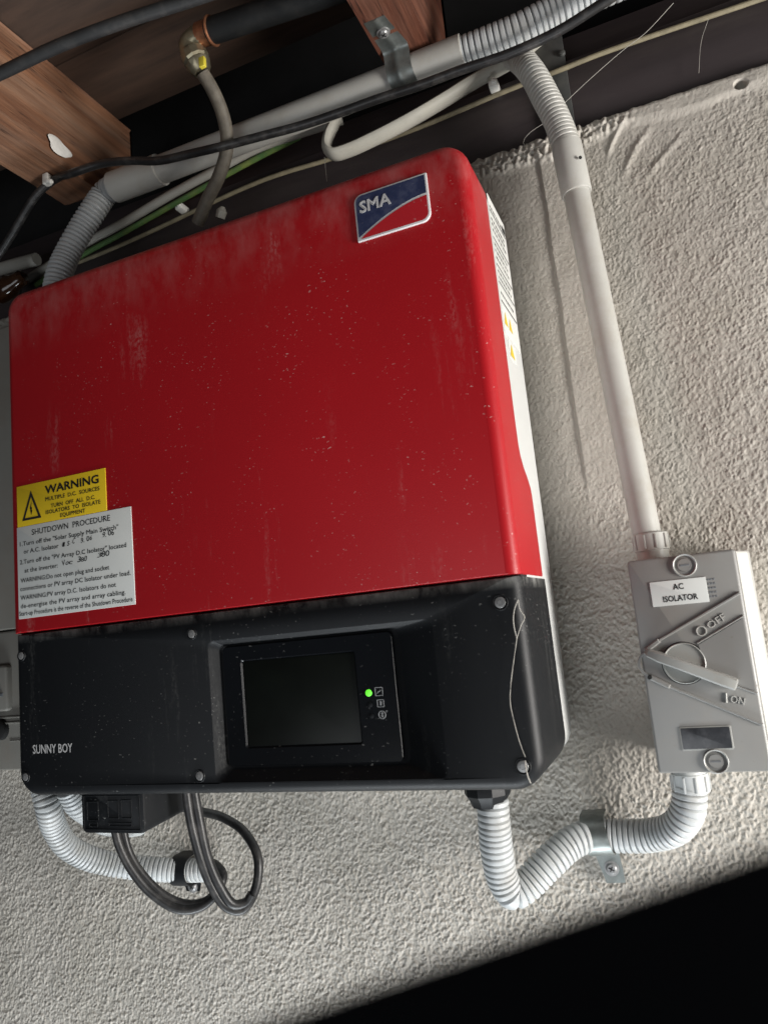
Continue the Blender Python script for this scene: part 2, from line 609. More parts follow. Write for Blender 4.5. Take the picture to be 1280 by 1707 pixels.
def build_wall():
    d = 0.00086
    fx = np.arange(-0.27, 0.79 + d / 2, d)
    fz = np.arange(-0.42, 0.612 + d / 2, d)
    nx, nz = len(fx), len(fz)
    X, Z = np.meshgrid(fx, fz)
    n1 = band_noise(nx, nz, d, 0.0046, 0.60, 1, 1.35)
    n2 = band_noise(nx, nz, d, 0.0026, 0.25, 2)
    n3 = band_noise(nx, nz, d, 0.045, 0.5, 3)
    n4 = band_noise(nx, nz, d, 0.014, 0.4, 4)
    amp = 1.0 + 0.08 * n3
    # smoother trowelled places: the strip behind the vertical conduit, the top beside it, the patch right of the strip
    wob = 0.003 * band_noise(nx, nz, d, 0.10, 0.4, 5)
    strip = sstep(X + wob * .15, 0.550, 0.553) * (1 - sstep(X + wob * .3, 0.588, 0.594)) * sstep(Z, 0.20, 0.30)
    topl = (1 - sstep(X, 0.552, 0.556)) * sstep(Z + wob * 3, 0.40, 0.50)
    left_of = (1 - sstep(X, 0.552, 0.556)) * sstep(Z + wob * 3, 0.16, 0.24)
    topr = sstep(Z + 0.12 * (0.66 - X) + wob * 4, 0.555, 0.60) * sstep(X, 0.60, 0.62) * (1 - 0.75 * sstep(X, 0.70, 0.78))
    rim = sstep(Z + wob * 1.5, 0.592, 0.604)
    amp = amp * (1 - 0.86 * strip) * (1 - 0.85 * topl) * (1 - 0.45 * left_of) * (1 - 0.72 * topr) * (1 - 0.5 * rim)
    bumps = np.tanh(0.9 * (np.log1p(np.exp(2.2 * n1 - 0.4)) / 1.1) - 0.8)
    # thrown grit: single grains of three sizes dropped at random, each a small rounded bump
    kz_, kx_ = np.fft.fftfreq(nz, d)[:, None], np.fft.rfftfreq(nx, d)[None, :]
    grain = np.zeros((nz, nx))
    for sd, sg, per, a_ in ((31, .00055, .0021, .95), (32, .00074, .0029, 1.0), (33, .0011, .0070, .8)):
        rg = np.random.default_rng(sd)
        cnt = int(nx * nz * d * d / per ** 2)
        imp = np.zeros((nz, nx))
        np.add.at(imp, (rg.integers(0, nz, cnt), rg.integers(0, nx, cnt)), rg.exponential(1.0, cnt) + .25)
        G = np.exp(-2 * (math.pi * sg) ** 2 * (kx_ ** 2 + (kz_ * 1.25) ** 2)) * 2 * math.pi * (sg / d) ** 2 / 1.25
        grain += a_ * np.fft.irfft2(np.fft.rfft2(imp) * G, s=(nz, nx))
    grain = np.tanh(grain * 0.42) * 1.15
    grain -= grain.mean()
    h = (0.00012 * bumps + 0.00112 * grain + 0.00006 * n4) * amp * (1.15 - 0.45 * sstep(Z, -0.05, 0.30)) + 0.00012 * n2 * np.clip(amp, 0.2, 2)
    h += 0.00010 * n3 + 0.0022 * strip + 0.00010 * band_noise(nx, nz, d, 0.012, 0.9, 11) * np.clip(strip + topl + topr + left_of * .5, 0, 1)
    # a few trowel ridges in the patch beside the conduit top
    for (x0, z0, x1, z1, a, w) in ((0.618, 0.575, 0.640, 0.608, .0022, .0022), (0.628, 0.548, 0.662, 0.592, .0016, .003),
                                   (0.645, 0.535, 0.690, 0.575, .0012, .003)):
        ux, uz = x1 - x0, z1 - z0
        ln = math.hypot(ux, uz)
        t = ((X - x0) * ux + (Z - z0) * uz) / ln ** 2
        dist = ((X - x0) * -uz + (Z - z0) * ux) / ln + 0.006 * (t - .5) ** 2 + wob * .3
        h += a * np.exp(-(dist / w) ** 2) * np.clip(np.sin(np.pi * np.clip(t, 0, 1)), 0, 1) ** .5
    h += 0.0035 * rim * (0.8 + 0.35 * band_noise(nx, nz, d, 0.010, 0.5, 8) * (1 - sstep(X, 0.62, 0.66)))
    amp = amp
    # a fixing hole near the top
    rr_ = np.hypot((X - 0.7463) / 1.3, Z - 0.6035)
    h -= 0.012 * (1 - sstep(rr_, 0.003, 0.0052))
    edge = np.minimum.reduce([sstep(X, fx[0], fx[0] + .02), 1 - sstep(X, fx[-1] - .02, fx[-1]), sstep(Z, fz[0], fz[0] + .02)])
    h *= edge
    # coarse surround and the top lip that returns under the bearer
    gx = np.concatenate([[-1.6, -0.9, -0.5], fx, [1.1, 1.5, 1.9]])
    gz = np.concatenate([[-1.6, -1.0, -0.6], fz, [0.6150, 0.6165, 0.6168]])
    H = np.zeros((len(gz), len(gx)))
    H[3:3 + nz, 3:3 + nx] = h
    last = H[2 + nz].copy()
    H[3 + nz] = last * .75
    H[4 + nz] = last * .2 - 0.001
    H[5 + nz] = -0.03
    GX, GZ = np.meshgrid(gx, gz)
    lipz = band_noise(nx, 8, d, 0.02, 0.6, 9)[0] * 0.0010 * (1 - .75 * sstep(fx, .62, .67))
    GZ[3 + nz:, 3:3 + nx] += lipz
    co = np.stack([GX, -H, GZ], -1).reshape(-1, 3).astype(np.float32)
    w, hgt = len(gx), len(gz)
    idx = np.arange(w * hgt).reshape(hgt, w)
    q = np.stack([idx[:-1, :-1], idx[:-1, 1:], idx[1:, 1:], idx[1:, :-1]], -1).reshape(-1, 4).astype(np.int32)
    # nothing can see the patch right behind the inverter: one flat piece there
    qc = co[q].mean(1)
    q = q[~((qc[:, 0] > 0.03) & (qc[:, 0] < 0.43) & (qc[:, 2] > 0.06) & (qc[:, 2] < 0.50))]
    ids = len(co)
    co = np.concatenate([co, np.array([(.02, .004, .05), (.44, .004, .05), (.44, .004, .51), (.02, .004, .51)], np.float32)])
    q = np.concatenate([q, np.array([[ids, ids + 1, ids + 2, ids + 3]], np.int32)])
    me = bpy.data.meshes.new('stucco_wall')
    me.vertices.add(len(co))
    me.vertices.foreach_set('co', co.ravel())
    me.loops.add(q.size)
    me.loops.foreach_set('vertex_index', q.ravel())
    me.polygons.add(len(q))
    me.polygons.foreach_set('loop_start', np.arange(0, q.size, 4, dtype=np.int32))
    me.update(calc_edges=True)
    me.validate()
    o = obj('stucco_wall', me, 'stucco', None, True, 80)
    tag(o, 'rough grey stucco wall behind the red box and the conduits', 'wall')


build_wall()

# ------------------------------------------------------------------ timber above the wall
b = bmesh.new()
box(b, -1.2, 1.7, 0.006, 0.10, 0.6175, 0.699, 0.002)
tag(obj('timber_bearer', b, 'bearer'), 'dark painted timber bearer lying along the top of the stucco wall', 'beam')
b = bmesh.new()
box(b, -1.2, 1.7, 0.034, 0.056, 0.7, 0.748, 0.0015)
tag(obj('blocking_board', b, 'bearer'), 'narrow dark board on edge above the bearer, behind the joists', 'board')
b = bmesh.new()
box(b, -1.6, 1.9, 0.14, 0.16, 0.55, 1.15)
box(b, -1.6, 1.9, -1.2, 0.14, 1.15, 1.17)  # back and top sheets coloured near-black as the shade of the hollow
tag(obj('hollow_shade_backing', b, 'void'), 'black sheets standing in for the shade of the hollow behind the bearer', 'shade sheet')

for (x0, x1, lab) in ((-0.0325, 0.0250, 'pale red-brown floor joist with a white paint dab on its side'),
                      (0.4195, 0.4705, 'dark red-brown floor joist that the upper conduit is strapped to')):
    b = bmesh.new()
    prof = [(-1.6, .7005), (-.064, .7005), (-.058, .704), (-.004, .748), (.001, .756), (.001, .8265), (-1.6, .8265)]
    ys = [-1.6 + .04 * k for k in range(1, 38)]
    low = [prof[0]] + [(y, .7005) for y in ys] + prof[1:6] + [(y, .8265) for y in reversed(ys)] + [prof[6]]
    n_ = len(low)
    loft(b, [[(x0 + .0025, y, z + (.0022 if z < .702 else -.0022 if z > .826 else 0)) for y, z in low], [(x0, y, z) for y, z in low],
             [(x1, y, z) for y, z in low], [(x1 - .0025, y, z + (.0022 if z < .702 else -.0022 if z > .826 else 0)) for y, z in low]])
    for v in b.verts:
        v.co.z += 0.0010 * math.sin(v.co.y * 23 + x0 * 90) if v.co.y < -.07 else 0
    for v in b.verts:
        v.co.x += 0.0012 * math.sin(v.co.y * 9 + x0 * 50)
    tag(obj('floor_joist', b, 'joist' if x0 < .2 else 'joist_dark'), lab, 'joist', 'floor joists')

deck = thing('floor_deck', 'dark brown floorboards seen from below, lying over the joists', 'floor deck', (0.3, -0.4, 0.8275))
for k in range(9):
    y1 = -0.022 - k * 0.108
    b = bmesh.new()
    box(b, -1.2, 1.7, y1 - 0.1065, y1, 0.8275, 0.846, 0.0012)
    obj('floorboard', b, 'board', deck)

# paint dab on the first joist, a chip on the second
b = bmesh.new()
c = Vector((0.0255, -0.1284, 0.7216))
pts = []
for i in range(48):
    a = 2 * math.pi * i / 48
    rr0 = 1 + 0.14 * math.sin(3 * a + 1) + 0.05 * math.sin(5 * a)
    pts.append((0, 0.017 * rr0 * math.cos(a), 0.0105 * rr0 * math.sin(a) - 0.0010 * math.cos(a)))
loft(b, [[(0.0252, c.y + q[1], c.z + q[2]) for q in pts], [(0.0266, c.y + .8 * q[1], c.z + .8 * q[2]) for q in pts]])
tag(obj('paint_dab', b, 'paint_dab'), 'small white dab of paint on the side of the pale joist', 'paint')

# steel plate at the bearer
pl = thing('steel_plate', 'grey steel strap plate with a rivet, on the bearer behind the flexible conduit', 'plate', (0.577, 0.004, 0.68))
b = bmesh.new()
box(b, 0.5620, 0.5925, 0.0015, 0.0052, 0.618, 0.752, 0.0006)
obj('plate', b, 'steel_dark', pl)
b = bmesh.new()
lathe(b, (0.5902, -0.0000, 0.7047), (0, -1, 0), [(-0.002, .0036), (0.0, .0036), (.0016, .0028), (.0022, .001)], 14)
obj('rivet', b, 'steel_dark', pl)

# ------------------------------------------------------------------ the inverter
W, HT, D = 0.5150, 0.5205, 0.185
X0 = -0.004
inv = thing('solar_inverter', 'large red and black solar inverter with a small display, hung on the stucco wall', 'inverter', (0.255, 0, 0))
b = bmesh.new()
loft(b, [[(x, y, z) for x, z in rr(X0 + .0008 + i, W - .0008 - i, 0.001 + i, HT - .001 - i, 0.024, 8)] for y, i in ((-0.012, .012), (-0.036, 0.012), (-.0445, 0.0015), (-.046, 0.0), (-0.150, 0.0), (-.16, .01))])
obj('rear_case', b, 'white_case', inv)


def rear_y(z):
    zs = [(.150, -.0912), (.2261, -.0913), (.2360, -.0940), (.2420, -.1010), (.2480, -.1110), (.2560, -.1190), (.2680, -.1235), (.29, -.1240), (.55, -.1225)]
    for (a, ya), (c, yc) in zip(zs, zs[1:]):
        if z <= c:
            t = max(0, (z - a) / (c - a))
            return ya + (yc - ya) * t
    return -.1225


def dense_outline(x0, x1, z0, z1, rad, n=8, m=44):
    """rounded rectangle with its two sides cut into m pieces."""
    o = rr(x0, x1, z0, z1, rad, n)
    out = []
    for i, p in enumerate(o):
        out.append(p)
        q = o[(i + 1) % len(o)]
        if i in (2 * (n + 1) - 1, 4 * (n + 1) - 1):
            for k in range(1, m):
                out.append((p[0] + (q[0] - p[0]) * k / m, p[1] + (q[1] - p[1]) * k / m))
    return out


def shell(b, x0, x1, z0, z1, rad, yfront, bev, rear, n=8, m=44, steps=6, hole=None):
    base = dense_outline(x0, x1, z0, z1, rad, n, m)
    t = 0.0035
    inner = dense_outline(x0 + t, x1 - t, z0 + t, z1 - t, [max(q - t, 2e-5) for q in rad], n, m)
    loops = [[(x, yfront + bev + .01, z) for x, z in inner],
             [(x, rear(z), z) for x, z in inner],
             [(x, rear(z), z) for x, z in base]]
    for i in range(steps + 1):
        a = R(90 * i / steps)
        ins = bev * (1 - math.cos(a))
        y = yfront + bev * (1 - math.sin(a))
        bi = ins if bev else 0
        loops.append([(x, y, z) for x, z in dense_outline(x0 + bi, x1 - bi, z0 + bi * hole_b(z0), z1 - bi * hole_t(z1), [max(q - bi, 2e-5) for q in rad], n, m)])
    if hole:
        loops += hole
        loft(b, loops, False, True)
    else:
        loft(b, loops, False, True)
    return b


def hole_b(z0):      # the seam edges between the two covers stay nearly square
    return 0.12 if abs(z0 - .1566) < .003 else 1.0


def hole_t(z1):
    return 0.12 if abs(z1 - .1556) < .003 else 1.0


b = bmesh.new()
shell(b, X0, W, 0.1566, HT, (0.0015, 0.0015, 0.024, 0.022), -D, 0.0105, rear_y)
obj('red_cover', b, 'red', inv, True, 40)

# lower black cover with the sunken display bay
b = bmesh.new()
bay = []
for (x0, x1, z0, z1, rad, y) in ((.2300, .4420, .0085, .1305, .007, -D + .0012), (.2310, .4405, .0096, .1297, .007, -D + .0018),
                                 (.2375, .4090, .0185, .1252, .006, -D + .0118), (.2390, .4078, .0198, .1245, .005, -D + .0125)):
    bay.append([(x, y, z) for x, z in dense_outline(x0, x1, z0, z1, (rad,) * 4, 8, 44)])
shell(b, X0 + .0015, W - .0005, -0.001, 0.1556, (0.024, 0.024, 0.0015, 0.0015), -D + .0012, 0.0105, lambda z: -.0805, hole=bay)
lower = obj('lower_cover', b, 'black', inv, True, 40)

b = bmesh.new()
box(b, X0 + .002, W - .0016, -.1738, -.078, .150, .160)
obj('seam_shade_fill', b, 'void', inv)  # near-black filler that paints the shade in the gap between the covers

# display
b = bmesh.new()
loft(b, [[(x, y, z) for x, z in rr(*q, 4)] for y, q in ((-D + .0122, (.2400, .4030, .0210, .1233, .004)), (-D + .0100, (.2400, .4030, .0210, .1233, .004)), (-D + .0095, (.2405, .4025, .0215, .1228, .0036)), (-D + .0095, (.2582, .3693, .0355, .1108, .0025)), (-D + .0112, (.2596, .3682, .0367, .1097, .002)))])
dp = obj('display_panel', b, 'gloss_black', inv)
b = bmesh.new()
slab(b, .2598, .3680, .0369, .1095, -D + .0113, -D + .0109, .002, .0002)
obj('lcd_screen', b, 'lcd', dp)
b = bmesh.new()
lathe(b, (.3786, -D + .0092, .0758), (0, -1, 0), [(-.001, .0028), (.0003, .0028), (.0010, .0022), (.0014, .001)], 16)
obj('status_light', b, 'led', dp)
b = bmesh.new()
lathe(b, (.3790, -D + .0092, .0665), (0, -1, 0), [(-.001, .0022), (.0002, .0022), (.0006, .001)], 14)
lathe(b, (.3792, -D + .0092, .0575), (0, -1, 0), [(-.001, .0022), (.0002, .0022), (.0006, .001)], 14)
obj('unlit_status_lights', b, 'black', dp)
b = bmesh.new()
y0, y1 = -D + .0095, -D + .0092
for (cx, cz, s) in ((.3876, .0764, .0032), (.3881, .0671, .0028)):
    for (a, c) in (((-s, -s), (s, -s)), ((s, -s), (s, s)), ((s, s), (-s, s)), ((-s, s), (-s, -s))):
        bar(b, (cx + a[0], cz + a[1]), (cx + c[0], cz + c[1]), .0006, y0, y1, .0001)
bar(b, (.3860, .0748), (.3874, .0768), .0006, y0, y1, .0001)
bar(b, (.3874, .0768), (.3882, .0760), .0006, y0, y1, .0001)
bar(b, (.3882, .0760), (.3892, .0778), .0006, y0, y1, .0001)
bar(b, (.3882, .0654), (.3882, .0688), .0016, y0, y1, .0001)
cx, cz = .3885, .0580
arc_rib(b, cx, cz, .0030, .0009, 0, 360, y0, y1, 20)
for (a, c) in (((-.001, -.0012), (.001, .0009)), ((.001, .0009), (0, .002)), ((0, .002), (0, -.002)), ((0, -.002), (.001, -.0009)), ((.001, -.0009), (-.001, .0012))):
    bar(b, (cx + a[0], cz + a[1]), (cx + c[0], cz + c[1]), .0006, y0, y1, .0001)
arc_rib(b, cx + .0042, cz + .0026, .0006, .0004, 0, 360, y0, y1, 8)
obj('status_icons', b, 'icon_grey', dp)

# printed name on the black cover
b = bmesh.new()
lettering(b, 'SUNNY BOY', .0207, .0396, -D + .0010, .0086, .0500, bold=.00022)
obj('lettering', b, 'print_white', lower)

# cover screws: counterbore ring, head and hex socket in one part, shared by all six
def screw_mesh():
    bb = bmesh.new()
    lathe(bb, (0, 0, 0), (0, -1, 0), [(-.0008, .0062), (.0006, .0061), (.0009, .0056), (.0004, .0050), (-.0002, .0047)], 24, False)
    me_ = bpy.data.meshes.new('screw_recess')
    bmesh.ops.recalc_face_normals(bb, faces=bb.faces)
    bb.to_mesh(me_)
    bb.free()
    me_.materials.append(M['black'])
    me_.shade_smooth()
    bb = bmesh.new()
    lathe(bb, (0, 0, 0), (0, -1, 0), [(-.0006, .0044), (.0004, .0044), (.0008, .0040), (.0010, .0026), (.0010, .0022)], 20, False)
    lathe(bb, (0, 0, 0), (0, -1, 0), [(.0010, .0022), (-.0004, .0020)], 6, True)
    m2 = bpy.data.meshes.new('screw')
    bmesh.ops.recalc_face_normals(bb, faces=bb.faces)
    bb.to_mesh(m2)
    bb.free()
    m2.materials.append(M['screw'])
    m2.shade_smooth()
    m2.set_sharp_from_angle(angle=R(35))
    return me_, m2


rec_me, scr_me = screw_mesh()
for (x, z, s) in ((.0085, .1345, .85), (.2150, .1380, .85), (.4975, .1368, 1.0), (.0105, .0180, .85), (.2147, .0155, .9), (.4995, .0172, 1.0)):
    o = bpy.data.objects.new('screw', scr_me)
    COL.objects.link(o)
    o.parent = inv
    o.location = Vector((x, -D + .0010, z)) - inv.location
    o.scale = (s, s, s)
    o2 = bpy.data.objects.new('screw_recess', rec_me)
    COL.objects.link(o2)
    o2.parent = o

# badge: white rim, blue field over a red field, parted by a rising white curve
BX0, BX1, BZ0, BZ1 = .4128, .4800, .4547, .4975
b = bmesh.new()
slab(b, BX0, BX1, BZ0, BZ1, -D + .001, -D - .0018, (.0008, .0075, .0008, .0075), .0006, 6)
bdg = obj('badge', b, 'badge_white', inv)
e = .0017
cur = []
for i in range(17):
    t = i / 16
    cur.append((BX0 + e + t * (BX1 - BX0 - 2 * e), BZ0 + e + .0005 + .0215 * (1 - (1 - t) ** 1.75)))
up = [(x, z + .0010) for x, z in cur]
dn = [(x, z - .0010) for x, z in cur if z - .0010 > BZ0 + e + .0004]
out = rr(BX0 + e, BX1 - e, BZ0 + e, BZ1 - e, (.0002, .006, .0002, .006), 6)
b = bmesh.new()
top = [p for p in out if p[1] > BZ0 + .028]
topl = sorted([p for p in top if p[0] < (BX0 + BX1) / 2], key=lambda p: -p[1])
pts = up + [(BX1 - e, BZ1 - e)] + sorted([p for p in out[21:28]], key=lambda p: -p[0])
v0 = [b.verts.new((x, -D - .0021, z)) for x, z in pts]
bmesh.ops.triangle_fill(b, use_beauty=True, edges=[b.edges.new((v0[i], v0[(i + 1) % len(v0)])) for i in range(len(v0))])
obj('blue_field', b, 'badge_blue', bdg, False)
b = bmesh.new()
pts = [(dn[0][0] - .002, BZ0 + e)] + sorted([p for p in out[7:14]], key=lambda p: p[1]) + list(reversed(dn))
v0 = [b.verts.new((x, -D - .0021, z)) for x, z in pts]
bmesh.ops.triangle_fill(b, use_beauty=True, edges=[b.edges.new((v0[i], v0[(i + 1) % len(v0)])) for i in range(len(v0))])
obj('red_field', b, 'badge_red', bdg, False)
b = bmesh.new()
lettering(b, 'SMA', .4178, .4795, -D - .0023, .0108, .0285, extr=.0002, bold=.0006)
obj('lettering', b, 'badge_white', bdg)

# warning sticker
b = bmesh.new()
slab(b, .0090, .1257, .2640, .3063, -D + .0005, -D - .0006, .0006, .0002)
ws = obj('warning_sticker', b, 'yellow', inv)
b = bmesh.new()
ty = -D - .0008
lettering(b, 'WARNING', .0480, .2925, ty, .0085, .0690, bold=.0006)
lettering(b, 'MULTIPLE  D.C.  SOURCES', .0480, .2852, ty, .0040, .0700, bold=.0002)
lettering(b, 'TURN  OFF  ALL  D.C.', .0550, .2775, ty, .0040, .0570, bold=.0002)
lettering(b, 'ISOLATORS  TO  ISOLATE', .0480, .2718, ty, .0040, .0705, bold=.0002)
lettering(b, 'EQUIPMENT', .0670, .2661, ty, .0040, .0320, bold=.0002)
obj('lettering', b, 'ink', ws)
b = bmesh.new()
tri = [(.0160, .2695), (.0420, .2695), (.0285, .2995)]
cc = Vector((.0288, .2775))
inn = [tuple(cc + (Vector(p) - cc) * .70) for p in tri]
lo = [[b.verts.new((x, ty, z)) for x, z in q] for q in (tri, inn)]
for i in range(3):
    j = (i + 1) % 3
    b.faces.new((lo[0][i], lo[0][j], lo[1][j], lo[1][i]))
for q in ([(.0296, .2890), (.0268, .2815), (.0284, .2812)], [(.0268, .2815), (.0298, .2822), (.0290, .2770), (.0282, .2770)],
          [(.0272, .2790), (.0302, .2790), (.0286, .2738)]):
    b.faces.new([b.verts.new((x, ty, z)) for x, z in q])
obj('shock_symbol', b, 'ink', ws)

# shutdown procedure sticker
b = bmesh.new()
slab(b, .0080, .1548, .1708, .2637, -D + .0005, -D - .0006, .0006, .0002)
ss = obj('procedure_sticker', b, 'paper', inv)
b = bmesh.new()
lettering(b, 'SHUTDOWN  PROCEDURE', .0285, .2535, ty, .0060, .1010, bold=.0001)
for (s, x, z, w) in (('1.Turn off the "Solar Supply Main Switch"', .0120, .2440, .1270),
                     ('or A.C. Isolator', .0170, .2358, .0465),
                     ('2.Turn off the "PV Array D.C Isolator" located', .0115, .2255, .1360),
                     ('at the inverter:', .0175, .2165, .0440),
                     ('WARNING:Do not open plug and socket', .0120, .2068, .1140),
                     ('connections or PV array DC Isolator under load.', .0112, .1985, .1400),
                     ('WARNING:PV array D.C. Isolators do not', .0112, .1895, .1220),
                     ('de-energise the PV array and array cabling.', .0112, .1812, .1330),
                     ('Start-up Procedure is the reverse of the Shutdown Procedure', .0090, .1738, .1430)):
    lettering(b, s, x, z, ty, .0046, w, bold=.00012)
for (s, x, z, w) in (('I.S.C', .0680, .2362, .0160), ('9.06', .0920, .2368, .0150), ('9.06', .1190, .2385, .0150),
                     ('Voc', .0670, .2172, .0130), ('380', .0870, .2182, .0125), ('380', .1120, .2198, .0145)):
    cw = w / len(s)
    for k, ch in enumerate(s):
        if ch == '.':
            cw_, cap_ = .0008, .0050
        else:
            cw_, cap_ = cw * random.uniform(.75, 1.05), random.uniform(.0044, .0058)
        lettering(b, ch, x + k * cw, z + k * .0003 + random.uniform(-.0005, .0005), ty, cap_, cw_, ang=random.uniform(-6, 10), slant=random.uniform(.05, .4), bold=.00007)
obj('lettering', b, 'ink', ss)

# type plate on the white flank
SX = W - .0003
b = bmesh.new()
loft(b, [[(SX - .0006, y, z) for y, z in rr(-.116, -.050, .372, .506, .001, 2)], [(SX, y, z) for y, z in rr(-.116, -.050, .372, .506, .001, 2)]])
tp = obj('type_plate', b, 'paper_bright', inv)
b = bmesh.new()
rgl = random.Random(3)
for z in (.494, .482, .477, .471, .457, .451, .444, .431, .425, .410):     # rows of print too small to read
    yy = -.112
    while yy < -.062:
        w = rgl.uniform(.002, .007)
        b.faces.new([b.verts.new((SX + .0002, a_, c_)) for a_, c_ in ((yy, z), (yy + w, z), (yy + w, z + .0022), (yy, z + .0022))])
        yy += w + rgl.uniform(.0012, .0035)
for z in (.490, .463, .437, .420, .402):
    b.faces.new([b.verts.new((SX + .0002, yy, zz)) for yy, zz in ((-.114, z), (-.052, z), (-.052, z + .0016), (-.114, z + .0016))])
for k in range(5):
    b.faces.new([b.verts.new((SX + .0002, yy, zz)) for yy, zz in ((-.064 + k * .0026, .493), (-.0625 + k * .0026, .493), (-.0625 + k * .0026, .500), (-.064 + k * .0026, .500))])
obj('lettering', b, 'ink', tp)
b = bmesh.new()
for (y, z) in ((-.112, .382), (-.094, .382)):
    b.faces.new([b.verts.new((SX + .0003, yy, zz)) for yy, zz in ((y, z), (y + .014, z), (y + .007, z + .013))])
obj('hazard_symbols', b, 'yellow', tp)
b = bmesh.new()
loft(b, [[(xx, y, z) for y, z in rr(-.106, -.078, .352, .369, .001, 2)] for xx in (SX - .0006, SX)])
hs = obj('hazard_sticker', b, 'paper_bright', inv)
b = bmesh.new()
b.faces.new([b.verts.new((SX + .0003, yy, zz)) for yy, zz in ((-.104, .3545), (-.086, .3545), (-.095, .3675))])
obj('hazard_symbol', b, 'yellow', hs)

# black connector box and gland under the inverter
b = bmesh.new()
loft(b, [[(x, y, z) for x, z in rr(.0600 + i, .1350 - i, -.0392 + i + dz, .004, (.006 - i, .006 - i, .001, .001), 4)]
         for y, i, dz in ((-.098, .0005, .004), (-.1615, 0, 0), (-.1640, .0006, 0), (-.1650, .0022, 0))])
sw = obj('dc_switch_handle', b, 'black', inv)
b = bmesh.new()
yb, yf = -.1650, -.1656
for (x0, x1, z0, z1) in ((.0640, .1310, -.0352, -.0045), (.0680, .0815, -.0270, -.0100), (.0935, .1060, -.0250, -.0090), (.1095, .1215, -.0245, -.0085), (.0700, .0800, -.0325, -.0290), (.0940, .1210, -.0320, -.0290)):
    for (a, c) in (((x0, z0), (x1, z0)), ((x1, z0), (x1, z1)), ((x1, z1), (x0, z1)), ((x0, z1), (x0, z0))):
        bar(b, a, c, .0010, yb, yf, .0002)
obj('embossed_diagram', b, 'black', sw)
b = bmesh.new()
gx, gy = .4420, -.086
lathe(b, (gx, gy, .002), (0, 0, -1), [(0, .0195), (.014, .0195), (.0165, .0205), (.026, .0200), (.031, .0165), (.036, .0150)], 10, True)
obj('cable_gland', b, 'black', inv, True, 25)
b = bmesh.new()
p = (0.3010, -0.1300, -0.0174)
lathe(b, (p[0], -.13, .002), (0, 0, -1), [(0, .005), (.007, .005), (.009, .002)], 12)
obj('vent_plug', b, 'black', inv)

# ------------------------------------------------------------------ AC isolator
IX0, IX1, IZ0, IZ1, ID = .5852, .6668, -.0105, .1612, .085
iso = thing('ac_isolator', 'grey AC isolator switch with its handle turned to ON, beside the red inverter', 'isolator switch', (.626, 0, .075))
b = bmesh.new()
loft(b, [[(x, y, z) for x, z in rr(IX0 + .0010, x1, IZ0 + .001, IZ1 - .001, .0025, 4)] for y, x1 in ((-.001, .6805), (-.0560, .6800), (-.0566, .6785), (-.0786, IX1 + .0022))])
obj('rear_housing', b, 'iso_lit', iso)  # paler colour imitates light falling on the sloped right side
b = bmesh.new()
loft(b, [[(x, y, z) for x, z in rr(IX0 + i, x1 - i, IZ0 + i, IZ1 - i, max(.0025 - i, .00025), 4)] for y, x1, i in ((-.0790, IX1 + .0014, 0), (-ID + .0016, IX1 + .0012, 0), (-ID + .0005, IX1 + .0008, .0005), (-ID, IX1 + .0004, .0016))])
cov = obj('front_cover', b, 'iso_grey', iso)
yb = -ID + .0004
kc = (.6172, .0748)
KR = .0163
# switch surround: the raised arms of the V and its wedge
b = bmesh.new()
P_ = lambda px, pz: (px, pz)
V1a, V1b = (.5905, .0880), (.6662, .1262)
V2a, V2b = (.6290, .0895), (.6662, .1082)
V3a, V3b = (.6325, .0640), (.6665, .0478)
V4a, V4b = (.5960, .0600), (.6665, .0245)
bar(b, (.6010, .0945), V1b, .0022, yb, -ID - .0016)
bar(b, V2a, V2b, .0016, yb, -ID - .0012)
bar(b, V3a, V3b, .0016, yb, -ID - .0012)
bar(b, (.6035, .0572), V4b, .0022, yb, -ID - .0016)
bar(b, (.5893, .0868), (.6012, .0945), .0040, yb, -ID - .0024, .001)
bar(b, (.5900, .0655), (.6040, .0570), .0040, yb, -ID - .0024, .001)
arc_rib(b, .5925, .0762, .0098, .0022, 115, 245, yb, -ID - .0016, 14)
obj('switch_surround', b, 'iso_grey', cov)
b = bmesh.new()
poly(b, [(.6300, .0885), (.6650, .1062), (.6652, .0498), (.6335, .0648)], yb, -ID - .0008)
obj('wedge', b, 'iso_grey', cov)
b = bmesh.new()
arc_rib(b, .6338, .0990, .0036, .0011, 0, 360, yb, -ID - .0012, 22)
obj('off_ring', b, 'iso_lit', cov)
b = bmesh.new()
bar(b, (.6443, .0498), (.6435, .0422), .0012, yb, -ID - .0014)
obj('on_stroke', b, 'iso_lit', cov)
for s_, x_, z_, cap_, w_, an_ in (('OFF', .6402, .0998, .0058, .0155, 26.5), ('ON', .6462, .0426, .0058, .0100, -16)):
    b = bmesh.new()
    lettering(b, s_, x_, z_, -ID + .0002, cap_, w_, ang=an_, extr=.0010)
    obj('embossed_lettering', b, 'iso_lit', cov)  # ring, stroke and letters coloured paler to imitate their lit edges
b = bmesh.new()
lathe(b, (*((kc[0], -ID + .001)), kc[1]), (0, -1, 0), [(0, KR), (.0028, KR), (.0032, KR - .0005), (.0026, KR - .0011), (.0020, KR - .0014)], 40, True)
kn = obj('rotary_knob', b, 'iso_light', iso)
b = bmesh.new()
arc_rib(b, kc[0], kc[1], KR + .0006, .0008, 0, 360, -ID + .0008, -ID - .0002, 40)
obj('knob_gap', b, 'bolt_void', kn)
b = bmesh.new()
hy = -ID - .0015
a, c = Vector((.5885, .0868)), Vector((.6530, .0560))
dv = (c - a).normalized()
nv = Vector((-dv.y, dv.x))
loops = []
